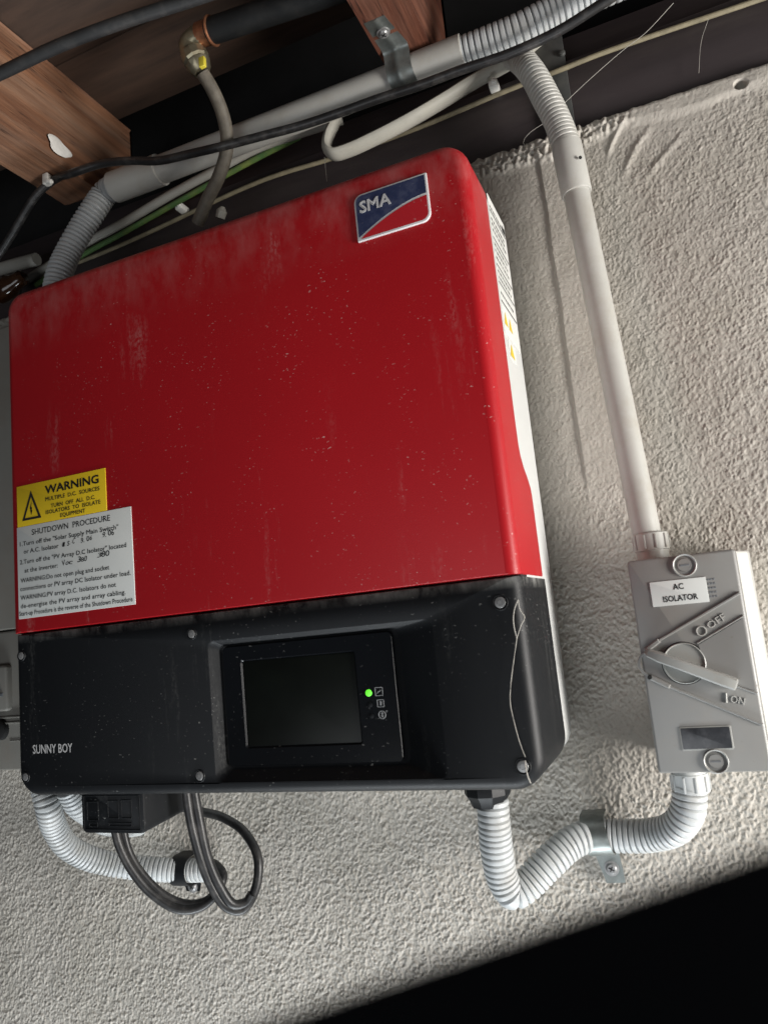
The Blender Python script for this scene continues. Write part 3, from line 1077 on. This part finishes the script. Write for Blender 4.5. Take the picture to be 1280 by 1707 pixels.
for (t, w, h) in ((0, .0016, .004), (.003, .0030, .0095), (.012, .0040, .0125), (.035, .0040, .0125), (.060, .0046, .0105), (.0700, .0045, .0100), (.0712, .0040, .0092)):
    q = a + dv * t
    loops.append([(q.x + nv.x * u, y, q.y + nv.y * u) for u, y in ((-w, hy + .002), (-w, hy - h + .0012), (-w * .7, hy - h), (w * .7, hy - h), (w, hy - h + .0012), (w, hy + .002))])
loft(b, loops)
obj('handle', b, 'iso_light', kn, True, 32)
b = bmesh.new()
lathe(b, (.5895, -ID - .0005, .0655), (0, -1, 0), [(0, .0017), (.0026, .0017)], 12)
obj('padlock_hole', b, 'bolt_void', cov)
for (x, z) in ((.6292, .1528), (.6290, -.0018)):
    b = bmesh.new()
    lathe(b, (x, -ID + .0003, z), (0, -1, 0), [(0, .0095), (.0018, .0094), (.0022, .0088), (.0016, .0080), (-.0006, .0074)], 28, False)
    so = obj('screw_collar', b, 'iso_light', cov)
    b = bmesh.new()
    lathe(b, (x, -ID - .0001, z), (0, -1, 0), [(0, .0078), (.0002, .0072), (.0004, .0056), (.0009, .0052), (.0009, .0042)], 24, True)
    obj('screw', b, 'iso_grey', so)
    b = bmesh.new()
    bar(b, (x - .0036, z), (x + .0036, z), .0015, -ID - .0008, -ID - .0012, .0001)
    obj('slot', b, 'ink_grey', so)
b = bmesh.new()
slab(b, .6003, .6433, .1215, .1417, -ID + .0003, -ID - .0008, .0004, .0002)
il = obj('name_label', b, 'paper', iso)
b = bmesh.new()
ly = -ID - .0010
lettering(b, 'AC', .6178, .1337, ly, .0049, .0080, bold=.0002)
lettering(b, 'ISOLATOR', .6090, .1245, ly, .0049, .0262, bold=.0002)
obj('lettering', b, 'ink', il)
b = bmesh.new()
for k in range(5):                                                          # rows of print too small to read
    for q_ in range(3):
        bar(b, (.6441 + q_ * .0021, .1392 - k * .0034), (.6441 + q_ * .0021 + .0015, .1392 - k * .0034), .0016, -ID + .0002, -ID - .0002, .0001)
obj('rating_print', b, 'ink_grey', cov)
b = bmesh.new()
slab(b, .6055, .6437, .0068, .0252, -ID + .0003, -ID - .0007, .0014, .0004)
wn = obj('window_frame', b, 'iso_light', cov)
b = bmesh.new()
slab(b, .6067, .6426, .0079, .0241, -ID + .0003, -ID - .0009, .0008, .0001)
obj('window_pane', b, 'dark_glass', wn)


def adaptor(name_parent, x, y, z, up, mname):
    """threaded conduit adaptor with gripping ribs"""
    b = bmesh.new()
    s = 1 if up else -1
    lathe(b, (x, y, z), (0, 0, s), [(-.002, .0145), (.004, .0145), (.004, .0138), (.010, .0138), (.0102, .0150), (.0250, .0150), (.0258, .0142), (.0262, .0120)], 28)
    for k in range(10):
        a_ = 2 * math.pi * k / 10
        box(b, x + .0150 * math.cos(a_) - .0009, x + .0150 * math.cos(a_) + .0009, y + .0150 * math.sin(a_) - .0009, y + .0150 * math.sin(a_) + .0009,
            min(z + s * .0115, z + s * .024), max(z + s * .0115, z + s * .024), .0004)
    return obj('conduit_adaptor', b, mname, name_parent)


AYD = -.040
adaptor(iso, .6045, AYD, IZ1 - .001, True, 'pvc')
adaptor(iso, .6062, AYD, IZ0 + .001, False, 'pvc_white')

# ------------------------------------------------------------------ vertical conduit right of the inverter
vc = thing('vertical_conduit', 'grey PVC conduit running down the wall from the bearer to the AC isolator', 'conduit', (.60, -.035, .40))
top_pts = [(0.5227, 0.0300, 0.7469), (0.5422, -0.0100, 0.7146), (0.5596, -0.0300, 0.6727), (0.5708, -0.0350, 0.6340), (0.5789, -0.0360, 0.6035), (0.5835, -0.0360, 0.5762)]
b = corrugated(top_pts, .0138, .0048, .0015, 24)
obj('flexible_section', b, 'pvc', vc)
pA = Vector((0.5835, -0.0360, 0.5762)); pB = Vector((0.5862, -0.0360, 0.5230)); pC = Vector((0.6018, -0.0400, 0.1914))
b = bmesh.new()
ax = (pB - pA)
lathe(b, pA - ax * .03, ax, [(0, .0130), (.0012, .0146), (ax.length * 1.0, .0146), (ax.length * 1.02, .0140), (ax.length * 1.02, .0120)], 28)
obj('coupling', b, 'pvc', vc)
b = bmesh.new()
mid = (pB + pC) / 2
lathe(b, pB - ax * .2, pC - pB + ax * .2, [(0, .0124), ((pC - pB + ax * .2).length + .016, .0124)], 28)
obj('rigid_pipe', b, 'pvc', vc)
b = bmesh.new()
q = Vector((0.5955, -0.0505, 0.5515))
lathe(b, (q.x - .0005, q.y + .001, q.z), (.6, -1, 0), [(0, .0016), (.0012, .0016)], 10)
obj('bug_hole', b, 'bolt_void', vc)

# ------------------------------------------------------------------ lower flexible conduit
lf = thing('lower_flexible_conduit', 'white corrugated conduit looping from the inverter gland to the bottom of the isolator', 'conduit', (.5, -.05, -.09))
b = corrugated([(0.4457, -0.0860, -0.0279), (0.4445, -0.0850, -0.0481), (0.4426, -0.0800, -0.0743), (0.4429, -0.0720, -0.0995), (0.4479, -0.0660, -0.1118), (0.4576, -0.0600, -0.1090),
                (0.4799, -0.0480, -0.0918), (0.5007, -0.0340, -0.0784), (0.5183, -0.0240, -0.0754), (0.5388, -0.0220, -0.0763), (0.5673, -0.0260, -0.0743), (0.5884, -0.0340, -0.0660), (0.6010, -0.0400, -0.0498), (0.6053, -0.0410, -0.0311)],
               .0142, 0.0053, .0028, 26)
obj('corrugated_hose', b, 'pvc_white', lf)


def saddle(c0, axis, rad, width, flange, name, label, mname='galv', down=(0, 0, -1), out=(0, -1, 0)):
    """a half-round pipe saddle over a pipe centre c0, its foot running off in the direction `down`"""
    ax_, dn_, ot_ = Vector(axis).normalized(), Vector(down).normalized(), Vector(out).normalized()
    t = thing(name, label, 'pipe clip', tuple(c0))
    c0 = Vector(c0)
    prof = []
    for i in range(13):
        a_ = R(-20 + 200 * i / 12)
        prof.append(c0 + dn_ * (-rad * math.cos(math.pi - a_) * -1) * -1 + ot_ * (rad * math.sin(a_)))
    base = c0 - ot_ * (rad - .0015)
    foot = base + dn_ * (rad + .0015)
    prof = [c0 - dn_ * rad - ot_ * rad] + [c0 - dn_ * (rad * math.cos(R(a_))) + ot_ * (rad * math.sin(R(a_))) for a_ in range(0, 181, 15)] + \
           [c0 + dn_ * rad - ot_ * (rad - .006), c0 + dn_ * (rad + .002) - ot_ * (rad - .0022), c0 + dn_ * (rad + .005) - ot_ * (rad - .0012), c0 + dn_ * (rad + flange) - ot_ * (rad - .0012)]
    b = bmesh.new()
    loops = []
    th = .0013
    n = len(prof)
    for i, p_ in enumerate(prof):
        tg = (prof[min(i + 1, n - 1)] - prof[max(i - 1, 0)]).normalized()
        nn = tg.cross(ax_).normalized()
        if nn.dot(ot_) < 0 and i > 1 and i < n - 4:
            pass
        w = width / 2
        if i == n - 1:
            w *= .78
        ridge = .0011
        loops.append([p_ - ax_ * w, p_ - ax_ * (w * .30) , p_ - ax_ * (w * .16) - nn * ridge, p_ + ax_ * (w * .16) - nn * ridge, p_ + ax_ * (w * .30), p_ + ax_ * w,
                      p_ + ax_ * w + nn * th, p_ - ax_ * w + nn * th])
    loft(b, loops)
    obj('strap', b, mname, t, True, 50)
    fc = c0 + dn_ * (rad + flange * .58) - ot_ * (rad - .0014)
    b = bmesh.new()
    lathe(b, fc, ot_, [(0, .0068), (.0014, .0066), (.0016, .0050), (.0022, .0048), (.0034, .0036), (.0036, .0012)], 20)
    sc_ = obj('screw', b, 'screw', t)
    b = bmesh.new()
    for k in range(2):
        d1 = (ax_ * math.cos(.6 + k * 1.571) + dn_ * math.sin(.6 + k * 1.571))
        d2 = ot_.cross(d1)
        q0 = fc + ot_ * .0036
        v_ = [q0 + d1 * .0026 + d2 * .0005, q0 + d1 * .0026 - d2 * .0005, q0 - d1 * .0026 - d2 * .0005, q0 - d1 * .0026 + d2 * .0005]
        loft(b, [v_, [p_ + ot_ * (.0003 + .0001 * k) for p_ in v_]])
    obj('cross_slot', b, 'bolt_void', sc_)
    return t


saddle((0.5210, -0.0210, -0.0757), (1, 0, .06), .0165, .0215, .030, 'galvanised_clip', 'galvanised saddle clip holding the lower conduit to the stucco, screw below', down=(.18, 0, -1))

# ------------------------------------------------------------------ left lower conduits
l1 = thing('left_lower_conduit', 'white corrugated conduit curving from under the left of the inverter along the wall', 'conduit', (.03, -.06, -.08))
b = corrugated([(-0.0153, -0.1400, -0.0010), (-0.0115, -0.1380, -0.0182), (-0.0211, -0.1220, -0.0438), (-0.0265, -0.1000, -0.0708), (-0.0199, -0.0750, -0.0912), (0.0004, -0.0520, -0.1055), (0.0348, -0.0340, -0.1141), (0.0662, -0.0220, -0.1184), (0.0956, -0.0180, -0.1176)], .0128, 0.0053, .0028, 24)
obj('corrugated_hose', b, 'pvc_white', l1)
saddle((0.0631, -0.0200, -0.1185), (1, 0, .02), .0150, .0220, .012, 'black_clip', 'black saddle clip round the left lower conduit', 'black')
l2 = thing('short_lower_conduit', 'short white corrugated conduit vanishing behind the black switch handle', 'conduit', (.06, -.09, -.05))
b = corrugated([(0.0049, -0.1280, -0.0040), (0.0011, -0.1120, -0.0246), (-0.0062, -0.0850, -0.0426), (-0.0098, -0.0550, -0.0607), (-0.0132, -0.0200, -0.0715), (-0.0174, 0.0050, -0.0769)], .0128, 0.0053, .0028, 24)
obj('corrugated_hose', b, 'pvc_white', l2)

# ------------------------------------------------------------------ black cables under the inverter
cables = (('thick black cable hanging in a tight loop, outer strand', .0046,
           [(0.1575, -0.1300, -0.0087), (0.1590, -0.1280, -0.0351), (0.1624, -0.1220, -0.0695), (0.1661, -0.1120, -0.0998), (0.1752, -0.1020, -0.1230), (0.1872, -0.0940, -0.1281), (0.1984, -0.0860, -0.1114), (0.1997, -0.0800, -0.0844), (0.1809, -0.0720, -0.0631), (0.1488, -0.0620, -0.0513), (0.1123, -0.0500, -0.0484), (0.0810, -0.0450, -0.0447)]),
          ('thick black cable hanging beside the outer loop strand', .0046,
           [(0.1619, -0.1240, -0.0101), (0.1647, -0.1220, -0.0383), (0.1676, -0.1170, -0.0726), (0.1735, -0.1090, -0.1011), (0.1822, -0.1000, -0.1213), (0.1919, -0.0920, -0.1210), (0.1966, -0.0900, -0.1144)]),
          ('black cable drooping from the black switch handle in a wide curve', .0046,
           [(0.0763, -0.1400, -0.0350), (0.0807, -0.1380, -0.0579), (0.0902, -0.1320, -0.0829), (0.1051, -0.1220, -0.1073), (0.1262, -0.1100, -0.1245), (0.1443, -0.1000, -0.1246), (0.1562, -0.0920, -0.1153), (0.1602, -0.0840, -0.1021), (0.1450, -0.0720, -0.0961), (0.1200, -0.0550, -0.0974)]),
          ('thin black cable running along the wide drooping curve', .0036,
           [(0.0812, -0.1340, -0.0377), (0.0859, -0.1310, -0.0655), (0.0971, -0.1250, -0.0889), (0.1131, -0.1150, -0.1100), (0.1304, -0.1040, -0.1210), (0.1481, -0.0960, -0.1198), (0.1581, -0.0880, -0.1099)]))
for lab, r, pts in cables:
    tag(obj('dc_cable', tube(pts, r, 12, .004), 'cable'), lab, 'cable', 'cables under the inverter')

# ------------------------------------------------------------------ upper conduit along the joists
uc = thing('upper_conduit', 'thick grey conduit slung under the joists above the inverter', 'conduit', (.30, -.074, .683))
YU = -.074
pts3 = [Vector((0.0610, -0.0808, 0.6835)), Vector((0.1307, -0.0800, 0.6835)), Vector((0.4140, -0.0722, 0.6835)), Vector((0.4496, -0.0773, 0.6835)), Vector((0.5022, -0.0771, 0.6835))]
b = bmesh.new()
lathe(b, pts3[0], pts3[1] - pts3[0], [(0, .0150), (.001, .0178), ((pts3[1] - pts3[0]).length, .0178), ((pts3[1] - pts3[0]).length + .0012, .0155)], 28)
obj('coupling', b, 'pvc', uc)
b = bmesh.new()
lathe(b, pts3[1] - Vector((.02, 0, 0)), pts3[3] - pts3[1] + Vector((.02, 0, 0)), [(0, .0156), ((pts3[3] - pts3[1]).length + .02, .0156)], 28)
obj('rigid_pipe', b, 'pvc', uc)
b = bmesh.new()
lathe(b, pts3[3] - Vector((.012, 0, 0)), pts3[4] - pts3[3], [(0, .0156), (.001, .0174), ((pts3[4] - pts3[3]).length + .012, .0174), ((pts3[4] - pts3[3]).length + .0128, .0150)], 28)
obj('coupling', b, 'pvc', uc)
b = corrugated([(0.4998, -0.0775, 0.6835), (0.5196, -0.0771, 0.6835), (0.5558, -0.0764, 0.6850), (0.5912, -0.0751, 0.6900), (0.6310, -0.0711, 0.6960), (0.6805, -0.0636, 0.7050), (0.80, -.085, .712), (1.0, -.09, .716), (1.3, -.09, .716)], .0150, 0.0060, .0036, 26)
obj('flexible_section', b, 'pvc_white', uc)
b = corrugated([(0.0650, -0.0811, 0.6835), (0.0454, -0.0781, 0.6830), (0.0330, -0.0840, 0.6632), (0.0158, -0.0900, 0.6372), (0.0026, -0.0970, 0.6097), (-0.0056, -0.1040, 0.5819), (-0.0123, -0.1080, 0.5478)], .0150, 0.0053, .0028, 26, gw=(1.15, .85))
obj('flexible_section', b, 'pvc_white', uc)
# strap up to the second joist
saddle((0.4411, -0.0793, 0.6835), (1, 0, 0), .0178, .0270, .044, 'joist_strap', 'galvanised strap holding the thick grey conduit up to the dark joist', down=(-.12, -1, 0), out=(0, 0, -1))

# ------------------------------------------------------------------ pipes, hose and cables above
tag(obj('black_water_pipe', tube([(0.0057, -0.2906, 0.6680), (0.1130, -0.2860, 0.6680), (0.1849, -0.2844, 0.6680), (0.2478, -0.2784, 0.6680), (0.3221, -0.2676, 0.6680), (0.3936, -0.2593, 0.6680), (.62, -.236, .664), (1.3, -.22, .660)], .0056, 14, .01), 'dark_cable'),
    'dusty black pipe crossing below the pale joist at the top left', 'pipe')
hp = thing('gas_hose', 'grey braided hose with brass elbow and copper ring, dropping behind the inverter', 'hose', (0.2479, -0.1600, 0.7480))
PE = Vector((0.2417, -0.1600, 0.7465)); PD = Vector((0.2642, -0.1600, 0.7465)); PF = Vector((0.3538, -0.1600, 0.7358))
b = tube([tuple(PD - (PF - PD) * .02), tuple(PF + (PF - PD) * 9)], .0125, 20, straight=True)
obj('black_pipe', b, 'pipe_black', hp)
b = bmesh.new()
axp = (PF - PD).normalized()
lathe(b, PD - axp * .004, axp, [(-.010, .0118), (.004, .0120), (.0046, .0146), (.006, .0146), (.0066, .0135)], 24)
obj('copper_ring', b, 'copper', hp)
b = tube([tuple(PD - axp * .006), tuple(PE + axp * .002), (0.2369, -0.1600, 0.7422), (0.2378, -0.1580, 0.7342), (0.2397, -0.1560, 0.7279)], .0110, 20, .002)
obj('elbow', b, 'brass', hp)
b = bmesh.new()
p0, p1 = Vector((0.2380, -0.1570, 0.7363)), Vector((0.2459, -0.1500, 0.7087))
lathe(b, p0, p1 - p0, [(0, .0118), (.002, .0140), (.010, .0142), (.0125, .0126), (.014, .0136), (.020, .0118), (.0245, .0085)], 6 * 2)
nut = obj('hose_nut', b, 'brass', hp, True, 25)
b = bmesh.new()
q = Vector((0.2581, -0.1720, 0.7061))
slab(b, q.x - .0035, q.x + .0030, q.z - .0060, q.z + .0050, q.y + .004, q.y, .001, .0005)
obj('tape', b, 'brass_bright', nut)
b = tube([(0.2447, -0.1510, 0.7127), (0.2479, -0.1420, 0.7017), (0.2489, -0.1280, 0.6863), (0.2462, -0.1160, 0.6703), (0.2401, -0.1080, 0.6526), (0.2236, -0.1000, 0.6329), (0.1993, -0.0900, 0.6169), (0.1777, -0.0800, 0.6004)], .0072, 16, .003)
obj('hose', b, 'hose', hp)

bc = [(-0.1396, -0.1000, 0.6098), (-0.0749, -0.1100, 0.6493), (-0.0233, -0.1180, 0.6819), (0.0042, -0.1163, 0.6940), (0.0418, -0.1280, 0.6821), (0.0829, -0.1240, 0.6822), (0.1240, -0.1220, 0.6726), (0.1609, -0.1220, 0.6595), (0.2048, -0.1220, 0.6525), (0.2470, -0.1220, 0.6465), (0.2870, -0.1080, 0.6524), (0.3253, -0.0980, 0.6557), (0.3659, -0.0940, 0.6568),
      (0.4128, -0.0920, 0.6571), (0.4582, -0.0920, 0.6545), (0.5019, -0.0920, 0.6539), (0.5492, -0.0920, 0.6516), (0.5953, -0.0940, 0.6537), (0.6346, -0.0960, 0.6619), (0.6669, -0.0980, 0.6686), (.80, -.105, .690), (1.0, -.108, .692), (1.3, -.108, .692)]
tag(obj('black_cable', tube(bc, .0046, 12, .004), 'cable'), 'long black cable clipped to the pale joist and following the grey conduit', 'cable')

b = bmesh.new()
q = Vector((-0.0006, -0.1134, 0.6965))
q += Vector((-.002, -.008, -.004))
box(b, q.x - .004, q.x + .004, q.y - .004, q.y + .004, q.z - .006, q.z + .007, .001)
lathe(b, (q.x + .004, q.y - .003, q.z - .004), (1, .2, -.5), [(0, .003), (.005, .003), (.007, .0015)], 10)
tag(obj('cable_clip', b, 'clip_white'), 'white cable clip under the pale joist', 'cable clip', 'white cable clips')
for (p, lab) in (((0.1025, -0.0120, 0.6824), 'white cable clip on the green wires'), ((0.5166, -0.0120, 0.6905), 'white cable clip on the tan cable beside the flexible conduit')):
    b = bmesh.new()
    box(b, p[0] - .005, p[0] + .005, -.012, .006, p[2] - .004, p[2] + .004, .0012)
    lathe(b, (p[0] + .001, -.011, p[2] + .001), (.2, -1, .2), [(0, .0030), (.003, .0030), (.004, .0012)], 10)
    tag(obj('cable_clip', b, 'clip_white'), lab, 'cable clip', 'white cable clips')
b = bmesh.new()
p = (0.2027, -0.0600, 0.6176)
lathe(b, (p[0] - .008, p[1], p[2] - .006), (.5, -.2, .8), [(0, .0055), (.008, .0062), (.010, .0045), (.013, .002)], 9)
tag(obj('beige_plug', b, 'white_cable'), 'small beige plastic plug standing on the top edge of the inverter', 'plug')

# white flat cable with a hairpin bend
wc = [(0.5700, 0.0020, 0.7279), (0.5367, -0.0040, 0.7134), (0.4970, -0.0120, 0.6999), (0.4600, -0.0200, 0.6843), (0.4222, -0.0260, 0.6716), (0.3796, -0.0300, 0.6622), (0.3504, -0.0320, 0.6583), (0.3333, -0.0340, 0.6587), (0.3259, -0.0340, 0.6682), (0.3260, -0.0300, 0.6827), (0.3299, -0.0240, 0.6980), (0.3343, -0.0150, 0.7168)]
tag(obj('white_flat_cable', tube(wc, .0090, 14, .003, flat=(1.0, .6), up=(0, -1, .2)), 'white_cable'), 'dirty white flat cable bent back in a hairpin below the conduit', 'cable')
gc = [(-0.1778, -0.0000, 0.6622), (-0.0648, -0.0120, 0.6751), (0.0117, -0.0160, 0.6825), (0.1031, -0.0200, 0.6954), (0.1690, -0.0220, 0.7030), (0.2303, -0.0220, 0.7109), (0.2861, -0.0180, 0.7127), (0.3380, -0.0100, 0.7156)]
tag(obj('grey_cable', tube(gc, .0056, 12, .004), 'grey_cable'), 'dirty pale grey cable slanting up behind the hose, over the green wire', 'cable')
g2 = [(-0.1553, -0.0000, 0.6513), (-0.0567, -0.0100, 0.6639), (0.0184, -0.0130, 0.6725), (0.1067, -0.0160, 0.6847), (0.1707, -0.0180, 0.6933), (0.2287, -0.0180, 0.7020), (0.2828, -0.0120, 0.7130)]
tag(obj('green_wire', tube(g2, .0034, 10, .004), 'green'), 'green and yellow earth wire running just below the pale grey cable', 'wire')
tn = [(-.60, .0012, .676), (-0.0570, 0.0012, 0.6638), (0.2222, 0.0010, 0.6847), (0.3212, 0.0010, 0.6803), (0.4274, 0.0010, 0.6797), (0.5187, 0.0005, 0.6847), (0.5522, -0.0030, 0.6833), (0.5841, -0.0030, 0.6837), (0.6273, 0.0005, 0.6880), (0.6860, 0.0012, 0.6874), (0.7835, 0.0012, 0.6844), (1.3, .0012, .682)]
tag(obj('tan_cable', tube(tn, .0026, 10, .006), 'tan'), 'thin tan cable running along the face of the dark bearer', 'cable')

# ------------------------------------------------------------------ things at the left edge, behind the inverter
mb = thing('meter_box', 'pale grey meter box mostly hidden behind the left side of the inverter', 'meter box', (-.2, 0, .25))
b = bmesh.new()
slab(b, -.42, -.118, .1700, .566, -.001, -.060, .004, .002)
obj('upper_lid', b, 'meter', mb)
b = bmesh.new()
slab(b, -.42, -.118, .0015, .1680, -.001, -.058, .004, .002)
obj('lower_case', b, 'meter', mb)
b = bmesh.new()
slab(b, -.36, -.1500, .0720, .1270, -.058, -.066, .004, .003)
cp = obj('cover_plate', b, 'meter', mb)
b = bmesh.new()
bar(b, (-.20, .1000), (-.1600, .1000), .004, -.0655, -.0675)
bar(b, (-.20, .0920), (-.1560, .0920), .004, -.0655, -.0675)
obj('slot_ribs', b, 'ink_grey', cp)
b = bmesh.new()
lathe(b, (-.1690, -.057, .050), (0, -1, 0), [(0, .013), (.007, .012), (.009, .009)], 20)
obj('knockout', b, 'bolt_void', mb)
b = bmesh.new()
bar(b, (-.30, .0640), (-.1200, .0640), .0022, -.0575, -.0610)
bar(b, (-.30, .0575), (-.1200, .0575), .0022, -.0575, -.0610)
bar(b, (-.155, .0360), (-.1200, .0360), .0010, -.0575, -.0590)
obj('ribs', b, 'meter', mb)
b = tube([(-0.2600, -0.0300, 0.6765), (-0.1778, -0.0300, 0.6711), (-0.1198, -0.0300, 0.6665)], .0085, 14, .01)
tag(obj('pipe_stub', b, 'grey_cable'), 'short dusty grey pipe in the dark above the meter box', 'pipe')
b = bmesh.new()
p = (-0.1480, -0.0450, 0.6350)
lathe(b, (p[0] - .03, p[1], p[2] - .012), (1, 0, .28), [(0, .008), (.004, .014), (.016, .0155), (.030, .0150), (.036, .0110), (.050, .0105), (.054, .007)], 20)
tag(obj('brown_insulator', b, 'amber'), 'glossy dark brown insulator below the grey pipe stub', 'insulator')

# ------------------------------------------------------------------ cobwebs
webs = (('straight cobweb strand stretched across the dark bearer', [(0.5858, -0.0120, 0.6391), (0.6153, -0.0120, 0.6561), (0.6503, -0.0140, 0.6727), (0.6715, -0.0160, 0.6801), (0.7005, -0.0200, 0.6974)], .00028),
        ('short cobweb strand hanging on the right of the dark bearer', [(0.7130, -0.0020, 0.6287), (0.7200, -0.0020, 0.6601), (0.7297, -0.0020, 0.6811)], .00024),
        ('curled cobweb thread beside the conduit coupling', [(0.5671, -0.0100, 0.6036), (0.5429, -0.0060, 0.6066), (0.5388, -0.0040, 0.6177), (0.5461, -0.0040, 0.6248), (0.5615, -0.0040, 0.6302)], .00022),
        ('cobweb thread hanging from the hairpin cable to the red cover', [(0.3334, -0.0600, 0.6394), (0.3509, -0.1000, 0.5936), (0.3732, -0.1500, 0.5464)], .00025),
        ('fine cobweb thread from the inverter to the isolator', [(0.5160, -0.0585, 0.1542), (0.5353, -0.0200, 0.1504), (0.5768, -0.0400, 0.1432), (0.5902, -0.0700, 0.1438)], .00022))
for lab, pts, r in webs:
    tag(obj('cobweb', tube(pts, r, 6, .004), 'web'), lab, 'cobweb', 'cobwebs')
# a web thread stuck to the black cover, with a small triangular web at its top
b = bmesh.new()
yw = -D - .0006
th = [(857,1100), (853,1140), (851,1180), (858,1215), (866,1240), (874,1262)]
tube([(0.5073, -0.1865, 0.1093), (0.5031, -0.1868, 0.0938), (0.4987, -0.1868, 0.0767), (0.4965, -0.1868, 0.0629), (0.4978, -0.1868, 0.0487), (0.5000, -0.1868, 0.0345), (0.5027, -0.1868, 0.0243)], lambda q_: .00036 + .00012 * math.sin(q_ * 400) * math.sin(q_ * 137), 6, .003, b=b)
tube([(0.5073, -0.1865, 0.1093), (0.5064, -0.1868, 0.1165), (0.5066, -0.1868, 0.1244), (0.5089, -0.1868, 0.1322), (0.5118, -0.1868, 0.1373)], .0005, 6, .002, b=b)
tube([(0.5073, -0.1865, 0.1093), (0.5116, -0.1862, 0.1186), (0.5147, -0.1850, 0.1240), (0.5121, -0.1860, 0.1301), (0.5118, -0.1868, 0.1373)], .0004, 6, .002, b=b)
tube([(0.5027, -0.1885, 0.0221), (0.5025, -0.1885, 0.0171), (0.5031, -0.1885, 0.0116), (0.5044, -0.1875, 0.0060)], .0006, 6, .002, b=b)
tag(obj('cobweb', b, 'web'), 'dusty cobweb thread dangling down the black cover to its lowest screw', 'cobweb', 'cobwebs')

# ------------------------------------------------------------------ out-of-focus board close to the lens
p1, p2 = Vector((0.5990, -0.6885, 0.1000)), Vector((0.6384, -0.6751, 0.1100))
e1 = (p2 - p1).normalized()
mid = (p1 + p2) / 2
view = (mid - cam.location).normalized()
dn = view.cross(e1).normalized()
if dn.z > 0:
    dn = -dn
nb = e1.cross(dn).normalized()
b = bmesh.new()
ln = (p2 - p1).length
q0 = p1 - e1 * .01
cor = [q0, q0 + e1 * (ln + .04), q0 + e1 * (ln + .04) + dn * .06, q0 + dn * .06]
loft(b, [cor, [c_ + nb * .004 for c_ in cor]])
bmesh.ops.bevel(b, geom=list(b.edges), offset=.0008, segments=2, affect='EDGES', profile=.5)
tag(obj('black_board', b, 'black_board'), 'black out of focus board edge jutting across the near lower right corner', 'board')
